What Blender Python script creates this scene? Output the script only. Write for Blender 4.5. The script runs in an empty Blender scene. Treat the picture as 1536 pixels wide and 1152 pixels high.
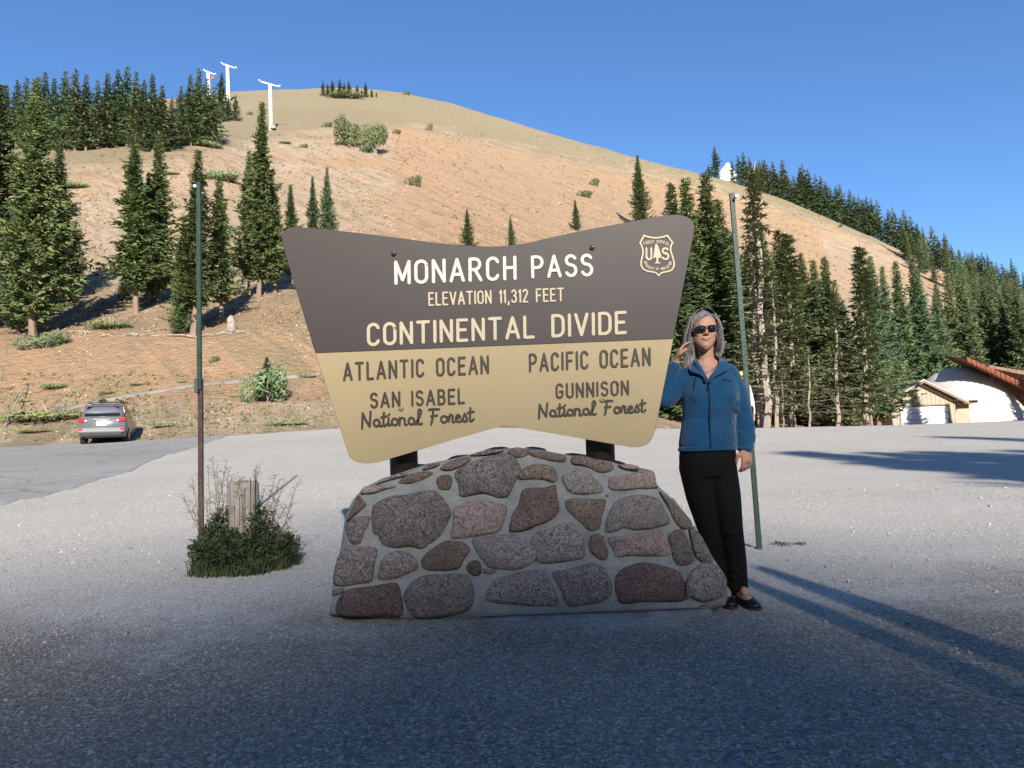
import bpy, bmesh, math, random
import numpy as np
from mathutils import Vector, Matrix, noise
random.seed(7); RNG = np.random.default_rng(11)
S = bpy.context.scene; COL = S.collection
# ---------------------------------------------------------------- camera, sky, sun, exposure
EYE = Vector((0, 0, 0.98)); FPX = 1067.0
PITCH, ROLL = 0.090, 0.042
cd = bpy.data.cameras.new('camera'); cam = bpy.data.objects.new('camera', cd); COL.objects.link(cam)
cd.sensor_width = 36; cd.lens = 36 * FPX / 1536; cd.clip_start = 0.05; cd.clip_end = 9000
RM = Matrix.Rotation(math.pi/2 + PITCH, 3, 'X') @ Matrix.Rotation(-ROLL, 3, 'Z')
cam.matrix_world = Matrix.Translation(EYE) @ RM.to_4x4()
S.camera = cam
LIGHT = Vector((-0.17, 1.0, -0.45)).normalized()          # direction sunlight travels
w = bpy.data.worlds.new('World'); S.world = w; w.use_nodes = True
nt = w.node_tree; bg = nt.nodes['Background']
sky = nt.nodes.new('ShaderNodeTexSky'); sky.sky_type = 'NISHITA'; sky.sun_disc = False
sky.sun_elevation = math.asin(-LIGHT.z); sky.sun_rotation = math.atan2(-LIGHT.x, -LIGHT.y)
sky.altitude = 3400; sky.air_density = 1.5; sky.dust_density = 0.0; sky.ozone_density = 7.5
nt.links.new(sky.outputs[0], bg.inputs[0]); bg.inputs[1].default_value = 0.10
sd = bpy.data.lights.new('sun', 'SUN'); sd.energy = 5.0; sd.angle = math.radians(0.53); sd.color = (1.0, 0.93, 0.83)
sun = bpy.data.objects.new('sun', sd); COL.objects.link(sun)
sun.rotation_euler = LIGHT.to_track_quat('-Z', 'Y').to_euler(); sun.location = (10, -60, 40)
S.view_settings.view_transform = 'Standard'; S.view_settings.look = 'None'
S.view_settings.exposure = 0.95; S.view_settings.gamma = 1; S.view_settings.use_curve_mapping = False
S.render.resolution_x = 1024; S.render.resolution_y = 768
try:
    S.cycles.max_bounces = 6; S.cycles.transparent_max_bounces = 12
except Exception: pass

def ray(px, py):
    return RM @ Vector(((px-768)/FPX, -(py-576)/FPX, -1.0))
def at(px, py, Y):
    d = ray(px, py); return EYE + d * (Y / d.y)
def proj(p):
    c = RM.transposed() @ (Vector(p) - EYE)
    return 768 + FPX*c.x/-c.z, 576 - FPX*c.y/-c.z

# ---------------------------------------------------------------- object helpers
def tag(o, label=None, cat=None, group=None, kind=None):
    if label: o['label'] = label
    if cat: o['category'] = cat
    if group: o['group'] = group
    if kind: o['kind'] = kind
    return o
def link(name, me, mat=None, parent=None, smooth=False):
    o = bpy.data.objects.new(name, me); COL.objects.link(o)
    if mat is not None: me.materials.append(mat)
    if smooth: me.polygons.foreach_set('use_smooth', [True]*len(me.polygons))
    if parent is not None:
        o.parent = parent
        o.matrix_parent_inverse = parent.matrix_basis.inverted()
    return o
def empty(name, loc, rz=0, label=None, cat=None, group=None):
    o = bpy.data.objects.new(name, None); COL.objects.link(o); o.location = loc; o.rotation_euler = (0, 0, rz)
    o.empty_display_size = 0.2
    return tag(o, label, cat, group)

class MB:
    def __init__(s): s.v = []; s.f = []; s.mi = []
    def add(s, vs, fs):
        b = len(s.v); s.v.extend([tuple(v) for v in vs]); s.f.extend([tuple(i+b for i in f) for f in fs])
    def box(s, c, size, rz=0, taper=(1, 1), rot=None, bev=0.0):
        c = Vector(c); hx, hy, hz = size[0]/2, size[1]/2, size[2]/2
        R = rot if rot is not None else Matrix.Rotation(rz, 3, 'Z')
        if bev > 0:
            vs = []; b = min(bev, hx*.9, hy*.9, hz*.9)
            def ring(z, ix, iy, t):
                q = [(-hx+ix, -hy), (hx-ix, -hy), (hx, -hy+iy), (hx, hy-iy), (hx-ix, hy), (-hx+ix, hy), (-hx, hy-iy), (-hx, -hy+iy)]
                return [c + R @ Vector((x*t[0], y*t[1], z)) for x, y in q]
            def inner(z, t):
                q = [(-hx+b*1.3, -hy+b), (hx-b*1.3, -hy+b), (hx-b, -hy+b*1.3), (hx-b, hy-b*1.3), (hx-b*1.3, hy-b), (-hx+b*1.3, hy-b), (-hx+b, hy-b*1.3), (-hx+b, -hy+b*1.3)]
                return [c + R @ Vector((x*t[0], y*t[1], z)) for x, y in q]
            vs = inner(-hz, (1, 1)) + ring(-hz+b, b, b, (1, 1)) + ring(hz-b, b, b, taper) + inner(hz, taper)
            fs = [tuple(range(7, -1, -1)), tuple(range(24, 32))]
            for k in range(3):
                for i in range(8):
                    j = (i+1) % 8; fs.append((k*8+i, k*8+j, k*8+8+j, k*8+8+i))
            s.add(vs, fs); return
        vs = []
        for z, tx, ty in ((-hz, 1, 1), (hz, taper[0], taper[1])):
            for x, y in ((-hx, -hy), (hx, -hy), (hx, hy), (-hx, hy)):
                vs.append(c + R @ Vector((x*tx, y*ty, z)))
        s.add(vs, [(3, 2, 1, 0), (4, 5, 6, 7), (0, 1, 5, 4), (1, 2, 6, 5), (2, 3, 7, 6), (3, 0, 4, 7)])
    def tube(s, pts, rad, n=8, caps=True, flat=None):
        pts = [Vector(p) for p in pts]; m = len(pts)
        if not hasattr(rad, '__len__'): rad = [rad]*m
        t0 = (pts[1]-pts[0]).normalized()
        up = Vector((0, 0, 1)) if abs(t0.z) < .9 else Vector((1, 0, 0))
        a = t0.cross(up).normalized(); vs = []
        for i, p in enumerate(pts):
            t = (pts[min(i+1, m-1)] - pts[max(i-1, 0)]).normalized()
            a = (a - t*a.dot(t)).normalized(); b = t.cross(a)
            for k in range(n):
                th = 2*math.pi*k/n; o = a*math.cos(th)*rad[i] + b*math.sin(th)*rad[i]
                if flat: o = Vector((o.x*flat[0], o.y*flat[1], o.z*flat[2]))
                vs.append(p+o)
        fs = [(i*n+k, i*n+(k+1) % n, (i+1)*n+(k+1) % n, (i+1)*n+k) for i in range(m-1) for k in range(n)]
        if caps: fs += [tuple(range(n-1, -1, -1)), tuple(range((m-1)*n, m*n))]
        s.add(vs, fs)
    def capsule(s, p0, p1, r0, r1, flat=None, n=14):
        p0, p1 = Vector(p0), Vector(p1); d = (p1-p0)
        if d.length < 1e-6: d = Vector((0, 0, 1e-4)); p1 = p0+d
        t = d.normalized(); P = []; R = []
        for k in (85, 65, 45, 22):
            a = math.radians(k); P.append(p0 - t*r0*math.sin(a)); R.append(r0*math.cos(a))
        P += [p0, p1]; R += [r0, r1]
        for k in (22, 45, 65, 85):
            a = math.radians(k); P.append(p1 + t*r1*math.sin(a)); R.append(r1*math.cos(a))
        if flat:
            a = Vector(flat)
        s.tube(P, R, n, True, flat)
    def chain(s, pts, rads, flat=None, n=14):
        for i in range(len(pts)-1): s.capsule(pts[i], pts[i+1], rads[i], rads[i+1], flat, n)
    def ellipsoid(s, c, r, nu=16, nv=10, R=None):
        c = Vector(c); vs = []; fs = []
        for j in range(1, nv):
            ph = math.pi*j/nv
            for i in range(nu):
                th = 2*math.pi*i/nu
                p = Vector((r[0]*math.sin(ph)*math.cos(th), r[1]*math.sin(ph)*math.sin(th), r[2]*math.cos(ph)))
                if R is not None: p = R @ p
                vs.append(c+p)
        top = Vector((0, 0, r[2])); bot = Vector((0, 0, -r[2]))
        if R is not None: top = R @ top; bot = R @ bot
        vs += [c+top, c+bot]
        for j in range(nv-2):
            for i in range(nu):
                k = (i+1) % nu; fs.append((j*nu+i, (j+1)*nu+i, (j+1)*nu+k, j*nu+k))
        T = (nv-1)*nu
        for i in range(nu):
            k = (i+1) % nu; fs.append((T, i, k)); fs.append((T+1, (nv-2)*nu+k, (nv-2)*nu+i))
        s.add(vs, fs)
    def prism(s, poly, off):
        """poly: list of 3d points (flat), extruded by vector off"""
        n = len(poly); off = Vector(off); vs = [Vector(p) for p in poly] + [Vector(p)+off for p in poly]
        s.add(vs, [tuple(range(n-1, -1, -1)), tuple(range(n, 2*n))] + [(i, (i+1) % n, (i+1) % n+n, i+n) for i in range(n)])
    def loft(s, rings, caps=True):
        n = len(rings[0]); vs = [p for r in rings for p in r]
        fs = [(i*n+k, i*n+(k+1) % n, (i+1)*n+(k+1) % n, (i+1)*n+k) for i in range(len(rings)-1) for k in range(n)]
        if caps: fs += [tuple(range(n-1, -1, -1)), tuple(range((len(rings)-1)*n, len(rings)*n))]
        s.add(vs, fs)
    def mesh(s, name):
        me = bpy.data.meshes.new(name); me.from_pydata(s.v, [], s.f); me.update(); return me
    def build(s, name, mat=None, parent=None, smooth=False, fixn=False):
        me = s.mesh(name)
        if fixn:
            bm = bmesh.new(); bm.from_mesh(me); bmesh.ops.recalc_face_normals(bm, faces=bm.faces); bm.to_mesh(me); bm.free()
        return link(name, me, mat, parent, smooth)

def remeshed(mb, voxel, it=4, fac=.5):
    me = mb.mesh('tmp'); o = bpy.data.objects.new('tmp', me); COL.objects.link(o)
    r = o.modifiers.new('r', 'REMESH'); r.mode = 'VOXEL'; r.voxel_size = voxel; r.use_smooth_shade = True
    if it: q = o.modifiers.new('s', 'SMOOTH'); q.iterations = it; q.factor = fac
    dg = bpy.context.evaluated_depsgraph_get(); dg.update()
    out = bpy.data.meshes.new_from_object(o.evaluated_get(dg)); bpy.data.objects.remove(o); bpy.data.meshes.remove(me)
    return out

# ---------------------------------------------------------------- materials
def mat(name, col, rough=.8, bump=0, bscale=20, var=0, vscale=3, metal=0, spec=.3, detail=4, var_col=None, randv=0, coat=0):
    m = bpy.data.materials.new(name); m.use_nodes = True; t = m.node_tree; b = t.nodes['Principled BSDF']
    b.inputs['Base Color'].default_value = (*col, 1); b.inputs['Roughness'].default_value = rough
    b.inputs['Metallic'].default_value = metal; b.inputs['Specular IOR Level'].default_value = spec
    if coat: b.inputs['Coat Weight'].default_value = coat
    tc = t.nodes.new('ShaderNodeTexCoord'); cur = None
    if var or var_col:
        n = t.nodes.new('ShaderNodeTexNoise'); n.inputs['Scale'].default_value = vscale; n.inputs['Detail'].default_value = detail
        t.links.new(tc.outputs['Object'], n.inputs['Vector'])
        r = t.nodes.new('ShaderNodeValToRGB'); e = r.color_ramp.elements
        e[0].position = .35; e[1].position = .65
        c2 = var_col or tuple(min(1, c*(1+var)) for c in col); c1 = tuple(c*(1-var) for c in col)
        e[0].color = (*c1, 1); e[1].color = (*c2, 1)
        t.links.new(n.outputs[0], r.inputs[0]); cur = r.outputs[0]
    if randv:
        oi = t.nodes.new('ShaderNodeObjectInfo'); hs = t.nodes.new('ShaderNodeHueSaturation')
        mr = t.nodes.new('ShaderNodeMapRange'); mr.inputs[3].default_value = 1-randv; mr.inputs[4].default_value = 1+randv
        t.links.new(oi.outputs['Random'], mr.inputs[0]); t.links.new(mr.outputs[0], hs.inputs['Value'])
        mh = t.nodes.new('ShaderNodeMapRange'); mh.inputs[3].default_value = .485; mh.inputs[4].default_value = .51
        ml = t.nodes.new('ShaderNodeMath'); ml.operation = 'MULTIPLY'; ml.inputs[1].default_value = 7.31
        fr = t.nodes.new('ShaderNodeMath'); fr.operation = 'FRACT'
        t.links.new(oi.outputs['Random'], ml.inputs[0]); t.links.new(ml.outputs[0], fr.inputs[0]); t.links.new(fr.outputs[0], mh.inputs[0])
        t.links.new(mh.outputs[0], hs.inputs['Hue'])
        if cur is not None: t.links.new(cur, hs.inputs['Color'])
        else: hs.inputs['Color'].default_value = (*col, 1)
        cur = hs.outputs[0]
    if cur is not None: t.links.new(cur, b.inputs['Base Color'])
    if bump:
        n = t.nodes.new('ShaderNodeTexNoise'); n.inputs['Scale'].default_value = bscale; n.inputs['Detail'].default_value = 5
        t.links.new(tc.outputs['Object'], n.inputs['Vector'])
        bp = t.nodes.new('ShaderNodeBump'); bp.inputs['Strength'].default_value = bump; bp.inputs['Distance'].default_value = .02
        t.links.new(n.outputs[0], bp.inputs['Height']); t.links.new(bp.outputs[0], b.inputs['Normal'])
    return m
class NT:
    def __init__(s, name):
        s.m = bpy.data.materials.new(name); s.m.use_nodes = True; s.t = s.m.node_tree; s.b = s.t.nodes['Principled BSDF']
        s.b.inputs['Specular IOR Level'].default_value = .2; s.b.inputs['Roughness'].default_value = .9
        s.tc = s.t.nodes.new('ShaderNodeTexCoord').outputs['Object']
    def n(s, typ, ins=None, **kw):
        x = s.t.nodes.new(typ)
        for k, v in kw.items(): setattr(x, k, v)
        for k, v in (ins or {}).items(): s.put(x.inputs[k], v)
        return x
    def put(s, sock, v):
        if isinstance(v, bpy.types.NodeSocket): s.t.links.new(v, sock)
        elif isinstance(v, tuple) and len(v) == 3 and sock.type == 'RGBA': sock.default_value = (*v, 1)
        else: sock.default_value = v
    def noise(s, scale, detail=4, rough=.55, vec=None, dist=0):
        return s.n('ShaderNodeTexNoise', {'Vector': vec or s.tc, 'Scale': scale, 'Detail': detail, 'Roughness': rough, 'Distortion': dist}).outputs[0]
    def voro(s, scale, vec=None, out='Distance', feat='F1'):
        return s.n('ShaderNodeTexVoronoi', {'Vector': vec or s.tc, 'Scale': scale}, feature=feat).outputs[out]
    def ramp(s, f, stops):
        r = s.n('ShaderNodeValToRGB', {0: f}); e = r.color_ramp.elements
        while len(e) < len(stops): e.new(.5)
        for el, (p, c) in zip(e, stops): el.position = p; el.color = (*c, 1) if isinstance(c, tuple) else (c, c, c, 1)
        return r.outputs[0]
    def mix(s, f, a, b, mode='MIX'):
        x = s.t.nodes.new('ShaderNodeMix'); x.data_type = 'RGBA'; x.blend_type = mode
        s.put(x.inputs[0], f); s.put(x.inputs[6], a); s.put(x.inputs[7], b); return x.outputs[2]
    def math(s, op, a, b=0.0):
        x = s.t.nodes.new('ShaderNodeMath'); x.operation = op; s.put(x.inputs[0], a); s.put(x.inputs[1], b); return x.outputs[0]
    def attr(s, name):
        return s.n('ShaderNodeAttribute', attribute_name=name).outputs['Fac']
    def mapping(s, scale=(1, 1, 1), rot=(0, 0, 0)):
        return s.n('ShaderNodeMapping', {'Vector': s.tc, 'Scale': scale, 'Rotation': rot}).outputs[0]
    def col(s, c): s.put(s.b.inputs['Base Color'], c)
    def bump(s, h, st=.5, dist=.02):
        b = s.n('ShaderNodeBump', {'Height': h, 'Strength': st, 'Distance': dist}); s.t.links.new(b.outputs[0], s.b.inputs['Normal'])

# gravel of the parking lot
g = NT('gravel')
sp = g.voro(95, out='Color'); spv = g.n('ShaderNodeSeparateColor', {0: sp}).outputs[0]
base = g.ramp(g.noise(.55, 6, .6), [(.3, (.385, .36, .315)), (.7, (.515, .485, .43))])
c = g.mix(.55, base, g.ramp(spv, [(0, (.18, .17, .155)), (.3, (.38, .357, .315)), (.75, (.51, .48, .425)), (1, (.70, .67, .61))]))
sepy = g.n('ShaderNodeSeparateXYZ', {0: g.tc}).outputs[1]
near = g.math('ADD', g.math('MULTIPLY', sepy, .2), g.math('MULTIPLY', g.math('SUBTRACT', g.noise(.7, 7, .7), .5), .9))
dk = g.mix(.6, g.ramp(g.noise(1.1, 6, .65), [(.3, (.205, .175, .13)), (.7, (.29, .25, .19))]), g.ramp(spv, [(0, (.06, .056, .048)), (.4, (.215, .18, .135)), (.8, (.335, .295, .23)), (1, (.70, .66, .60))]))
c = g.mix(g.ramp(near, [(.75, 0), (1.45, 1)]), dk, c)  # darker gravel mix towards the camera, deepening the foreground shade in the colour
c = g.mix(g.math('MULTIPLY', g.ramp(g.noise(7, 5, .7), [(.5, 0), (.75, 1)]), .22), c, (.40, .36, .31))
c = g.mix(g.ramp(g.noise(300, 2), [(.60, 0), (.76, .45)]), c, (.12, .12, .125))
c = g.mix(g.math('MULTIPLY', g.ramp(g.noise(26, 4, .75), [(.52, 0), (.68, 1)]), .38), c, (.13, .12, .105))
c = g.mix(g.math('MULTIPLY', g.ramp(g.noise(.28, 5, .6, vec=g.mapping((.35, 1, 1))), [(.48, 0), (.66, 1)]), .25), c, (.34, .30, .24))
g.col(c); h = g.math('ADD', g.math('MULTIPLY', g.voro(95), -1.0), g.math('MULTIPLY', g.noise(30, 6, .7), 1.6)); g.bump(h, .6, .010)
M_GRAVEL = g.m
a = NT('asphalt')
c = a.ramp(a.noise(.4, 6, .65, vec=a.mapping((.25, 1, 1))), [(.3, (.225, .218, .205)), (.7, (.31, .30, .285))])
c = a.mix(.4, c, a.ramp(a.noise(160, 2), [(.35, (.15, .15, .145)), (.65, (.42, .41, .39))])); ck = a.n('ShaderNodeTexVoronoi', {'Vector': a.n('ShaderNodeVectorMath', {0: a.tc, 1: a.n('ShaderNodeTexNoise', {'Vector': a.tc, 'Scale': .9, 'Detail': 5}).outputs[1]}, operation='ADD').outputs[0], 'Scale': .32}, feature='DISTANCE_TO_EDGE').outputs[0]
c = a.mix(a.math('MULTIPLY', a.ramp(ck, [(.0, 1), (.018, 0)]), .55), c, (.09, .088, .085)); c = a.mix(a.math('MULTIPLY', a.ramp(a.noise(.16, 5, .6, vec=a.mapping((.3, 1, 1))), [(.45, 0), (.65, 1)]), .3), c, (.17, .165, .155)); a.col(c); a.bump(a.noise(120, 3), .5, .01); M_ASPH = a.m
# hillside: attributes grass / bare computed at build time from the terrain
h = NT('hillside_soil')
gr = h.attr('grass'); or_ = h.attr('orange')
n1 = h.noise(.05, 8, .65); n2 = h.noise(.6, 7, .7); st = h.noise(.9, 5, .7, vec=h.mapping((1.0, .35, 2.6), (0, .6, .35)))
soil = h.ramp(n2, [(.25, (.45, .32, .215)), (.5, (.53, .40, .28)), (.8, (.60, .48, .36))])
orange = h.ramp(n2, [(.25, (.45, .27, .15)), (.6, (.53, .335, .20)), (.85, (.57, .40, .26))])
grass = h.ramp(n2, [(.2, (.215, .18, .10)), (.55, (.295, .245, .145)), (.85, (.38, .31, .195))])
c = h.mix(h.ramp(h.math('ADD', or_, h.math('MULTIPLY', h.math('SUBTRACT', n1, .5), 1.2)), [(.35, 0), (.65, 1)]), soil, orange)
c = h.mix(h.ramp(h.math('ADD', gr, h.math('MULTIPLY', h.math('SUBTRACT', h.noise(.13, 8, .7), .5), 1.5)), [(.35, 0), (.7, .95)]), c, grass)
c = h.mix(h.math('MULTIPLY', h.ramp(st, [(.47, 0), (.62, 1)]), .5), c, (.33, .265, .17))
c = h.mix(h.math('MULTIPLY', h.ramp(h.noise(2.6, 5, .75), [(.55, 0), (.72, 1)]), .33), c, (.24, .20, .135))
c = h.mix(h.ramp(h.noise(5.5, 3, .6), [(.68, 0), (.78, .6)]), c, (.55, .47, .38))
sx_ = h.n('ShaderNodeSeparateXYZ', {0: h.tc}); X_, Z_ = sx_.outputs[0], sx_.outputs[2]
ac = h.math('ADD', h.math('MULTIPLY', X_, .60), h.math('MULTIPLY', Z_, .80)); al = h.math('SUBTRACT', h.math('MULTIPLY', X_, .80), h.math('MULTIPLY', Z_, .60))
dv = h.n('ShaderNodeCombineXYZ', {0: h.math('MULTIPLY', ac, 1.0), 1: h.math('MULTIPLY', al, .14)}).outputs[0]
s2 = h.noise(1.0, 5, .65, vec=dv, dist=.6); s3 = h.noise(.33, 4, .6, vec=dv, dist=.4)
inv = h.math('SUBTRACT', 1.0, gr)
c = h.mix(h.math('MULTIPLY', h.math('MULTIPLY', h.ramp(s2, [(.5, 0), (.62, 1)]), .75), inv), c, (.27, .215, .13))
c = h.mix(h.math('MULTIPLY', h.ramp(s3, [(.5, 0), (.7, 1)]), .35), c, (.33, .24, .15))
c = h.mix(h.math('MULTIPLY', h.ramp(h.noise(.022, 5, .6), [(.45, 0), (.7, 1)]), .30), c, (.36, .285, .185))
h.col(c); h.bump(h.math('ADD', h.math('ADD', st, s2), h.noise(3.5, 6, .7)), 1.0, .5); M_HILL = h.m
def granite(name, dark, mid, light, sc=75, stain=None):
    g = NT(name); oi = g.n('ShaderNodeObjectInfo').outputs['Random']
    vec = g.n('ShaderNodeVectorMath', {0: g.tc, 1: g.n('ShaderNodeCombineXYZ', {0: g.math('MULTIPLY', oi, 9), 1: g.math('MULTIPLY', oi, 5)}).outputs[0]}, operation='ADD').outputs[0]
    v = g.n('ShaderNodeSeparateColor', {0: g.voro(sc*1.7, vec, 'Color')}).outputs[0]
    f = g.math('ADD', g.math('MULTIPLY', v, .5), g.math('MULTIPLY', g.noise(sc, 4, .7, vec), .5))
    c = g.ramp(f, [(.25, dark), (.48, mid), (.78, light)])
    c = g.mix(g.math('MULTIPLY', g.ramp(g.noise(5, 6, .65, vec), [(.36, 0), (.66, 1)]), .62), c, stain or tuple(a_*.5+b_*.5 for a_, b_ in zip(dark, mid)))
    hs = g.n('ShaderNodeHueSaturation', {'Color': c, 'Value': g.n('ShaderNodeMapRange', {0: oi, 3: .85, 4: 1.2}).outputs[0]}).outputs[0]
    g.col(hs); g.b.inputs['Roughness'].default_value = .8
    g.bump(g.math('ADD', g.noise(14, 8, .7, vec), g.math('MULTIPLY', v, .25)), .9, .03); return g.m
GR = {'g': granite('granite_grey_brown', (.06, .05, .048), (.195, .162, .148), (.34, .295, .265)),
      'p': granite('granite_pink', (.10, .075, .07), (.32, .245, .22), (.42, .34, .31), 60, (.26, .19, .165)),
      'r': granite('granite_dark_red', (.045, .032, .03), (.15, .102, .088), (.25, .185, .16), 80),
      's': granite('granite_speckled', (.055, .05, .048), (.24, .21, .195), (.42, .375, .345), 85, (.2, .17, .155)),
      'b': granite('granite_brown', (.05, .04, .03), (.19, .148, .115), (.31, .25, .20), 85)}
m = NT('mortar'); c = m.ramp(m.noise(9, 7, .7), [(.3, (.34, .355, .34)), (.7, (.48, .495, .47))]); c = m.mix(m.ramp(m.noise(120, 2), [(.6, 0), (.75, .5)]), c, (.16, .165, .16)); c = m.mix(m.math('MULTIPLY', m.ramp(m.noise(3.2, 6, .7), [(.48, 0), (.68, 1)]), .45), c, (.20, .19, .165))
m.col(c); m.bump(m.math('ADD', m.noise(38, 8, .8), m.noise(9, 4, .6)), 1.0, .03); M_MORTAR = m.m
def foliage(name, a, b, sc=2.0, rv=.25):
    f = NT(name); oi = f.n('ShaderNodeObjectInfo').outputs['Random']
    c = f.mix(f.ramp(f.noise(sc, 4, .6), [(.35, 0), (.68, 1)]), a, b)
    hs = f.n('ShaderNodeHueSaturation', {'Color': c, 'Value': f.n('ShaderNodeMapRange', {0: oi, 3: 1-rv, 4: 1+rv}).outputs[0],
        'Hue': f.n('ShaderNodeMapRange', {0: f.math('FRACT', f.math('MULTIPLY', oi, 7.3)), 3: .475, 4: .515}).outputs[0]}).outputs[0]
    f.col(hs); f.b.inputs['Roughness'].default_value = .65; return f.m
M_SPRUCE = foliage('spruce_needles', (.08, .125, .055), (.19, .235, .10), 9)
M_SPRUCE2 = foliage('blue_green_needles', (.08, .14, .075), (.18, .255, .12), 9)
M_YEL = foliage('olive_needles', (.085, .13, .05), (.21, .25, .095), 9)
M_DEADN = foliage('dry_needles', (.15, .19, .095), (.26, .30, .155), 9, .1)
M_BUSH = foliage('willow_leaves', (.085, .11, .045), (.17, .19, .08), 2.0, .08)
M_MATG = foliage('mat_shrub_leaves', (.15, .185, .075), (.25, .28, .13), 1.0)
M_BARK = mat('bark', (.24, .17, .13), .9, .8, 12, .35, 6)
M_DBARK = mat('weathered_grey_bark', (.30, .255, .22), .9, .6, 14, .3, 5)
M_GRASS = mat('roadside_grass', (.018, .032, .012), .7, 0, 1, .4, 12, var_col=(.05, .07, .026))
M_SEED = mat('dry_seed_heads', (.115, .095, .065), .8)
M_WHITE = mat('white_painted_steel', (.80, .82, .83), .5)
M_REDBALL = mat('red_orange_paint', (.75, .13, .05), .5)
# ---------------------------------------------------------------- terrain
ST = [-700, 0, 160, 300, 420, 560, 760, 960, 1140, 1340, 1536, 2300]
EDX = [-900, 0, 230, 500, 640, 1040, 1140, 1340, 1536, 2300]
EDY = [707, 672, 661, 643, 641, 643, 642, 638, 631, 600]
EDD = [31, 31, 31, 32, 34, 36, 37, 38, 38, 38]
def edge(px): return float(np.interp(px, EDX, EDY)), float(np.interp(px, EDX, EDD))
def nompx(x, y): return 768 + FPX * x / max(y, 4.0)
_ez = {}
def edge_z(px):
    k = round(px)
    if k not in _ez:
        ey, ed = edge(px); _ez[k] = (at(px, ey, ed).z, ed)
    return _ez[k]
def G(x, y):
    px = min(max(nompx(x, y), -900), 2300)
    z0, D = edge_z(px); wgt = float(np.interp(px, [0, 700, 1150, 2300], [1.0, .85, .40, .25]))
    t = (y-4)/(D-4)
    if t < 0: return max(z0*.75*t, -0.35 + .02*max(y, -12) if y < -4 else -9)
    t = min(t, 1.15)
    return z0*(wgt*t + (1-wgt)*t*t)
def ground_d(px, py):
    lo = 1.0; r = ray(px, py); prev = None
    for i in range(400):
        d = lo + i*.1; p = EYE + r*(d/r.y)
        if p.z <= G(p.x, p.y): return d
    return 40.0
def onground(px, py):
    d = ground_d(px, py); p = at(px, py, d); return Vector((p.x, p.y, G(p.x, p.y)))
# lot mesh
xs = np.concatenate([np.arange(-70, -12, 1.0), np.arange(-12, 14, .25), np.arange(14, 95, 1.0)])
ys = np.concatenate([np.arange(-26, 0, 1.0), np.arange(0, 14, .25), np.arange(14, 38.6, .4)])
V = []; F = []
for y in ys:
    for x in xs:
        z = G(x, y)
        if 1.5 < y < 12: z += .006*noise.noise(Vector((x*1.7, y*1.7, 0)))
        _, D = edge_z(min(max(nompx(x, y), -900), 2300))
        if y > D+.3: z -= (y-D-.3)*1.2
        V.append((x, y, z))
nx = len(xs)
for j in range(len(ys)-1):
    for i in range(nx-1): F.append((j*nx+i, j*nx+i+1, (j+1)*nx+i+1, (j+1)*nx+i))
me = bpy.data.meshes.new('gravel_ground'); me.from_pydata(V, [], F)
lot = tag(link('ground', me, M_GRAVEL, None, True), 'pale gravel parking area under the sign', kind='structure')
# asphalt road sheet (left)
BX = [-900, -300, 0, 58, 111, 151, 195, 227, 275, 300, 335]; BY = [850, 800, 762, 749, 735, 720, 709, 690, 676, 668, 656]
V = []; F = []; NR = 26; cols = list(np.arange(-900, 336, 5.0))
for ci, px in enumerate(cols):
    by = float(np.interp(px, BX, BY)) + 2.2*noise.noise(Vector((px*.05, 0, 0))) + 1.2*noise.noise(Vector((px*.21, 3, 0)))
    dn = ground_d(px, by); _, df = edge(px); df += .25
    for r in range(NR):
        t = r/(NR-1); d = dn + (df-dn)*t**1.2; q = at(px, by, d); x = (px-768)/FPX*d
        V.append((x, d, G(x, d) + (.022 if 0 < r else -.03)))
for c_ in range(len(cols)-1):
    for r in range(NR-1): F.append((c_*NR+r, (c_+1)*NR+r, (c_+1)*NR+r+1, c_*NR+r+1))
me = bpy.data.meshes.new('road'); me.from_pydata(V, [], F)
tag(link('road', me, M_ASPH, None, True), kind='structure')

# hillside: control curves (image row, distance) per bearing
CT = [
 ([707,672,664,656,648,642,641,643,642,638,631,600], [31,31,31,31.5,32,33,35,36,37,38,38,38]),
 ([690,664,655,647,638,631,628,630,646,648,644,610], [33,33,33,33,33.5,36,39,43,50,55,55,55]),
 ([625,608,600,580,567,560,560,572,612,642,638,600], [40,40,40,41,42,45,50,56,68,75,75,75]),
 ([540,514,506,506,484,470,482,515,575,608,600,585], [47,47,47,47,48,52,58,66,82,95,95,95]),
 ([490,474,462,452,432,420,425,455,520,550,548,560], [58,58,58,60,62,66,72,82,102,118,118,118]),
 ([430,392,385,378,362,350,352,385,445,485,505,545], [80,80,80,84,88,95,108,125,142,150,148,148]),
 ([300,240,229,224,250,238,262,312,372,432,478,535], [125,125,125,128,138,150,170,185,205,195,180,180]),
 ([250,196,186,178,166,160,205,262,312,385,463,530], [190,200,200,205,220,235,255,260,265,235,205,205])]
SKX = [-700,-200,0,150,300,345,420,500,560,620,700,760,800,900,1000,1040,1100,1140,1200,1250,1300,1340,1440,1536,1700,2300]
SKY = [235,196,175,160,147,141,137,135,135,142,159,176,189,217,244,253,268,281,300,322,344,361,412,452,495,545]
SKD = [250,260,270,280,290,300,310,320,330,335,335,335,330,320,310,305,300,300,290,280,270,265,240,225,225,225]
def colctrl(px):
    P = []
    for ys_, ds_ in CT:
        py = float(np.interp(px, ST, ys_)); d = float(np.interp(px, ST, ds_)); P.append((d, at(px, py, d).z))
    py = float(np.interp(px, SKX, SKY)); d = float(np.interp(px, SKX, SKD)); z = at(px, py, d).z
    P.append((d, z)); P.append((d+45, z-4)); P.append((d+160, z-60)); P.append((d+700, z-260))
    return P
pxs = np.arange(-900, 2300, 7.0)
CC = np.array([colctrl(p) for p in pxs])            # ncol x K x 2
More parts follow.
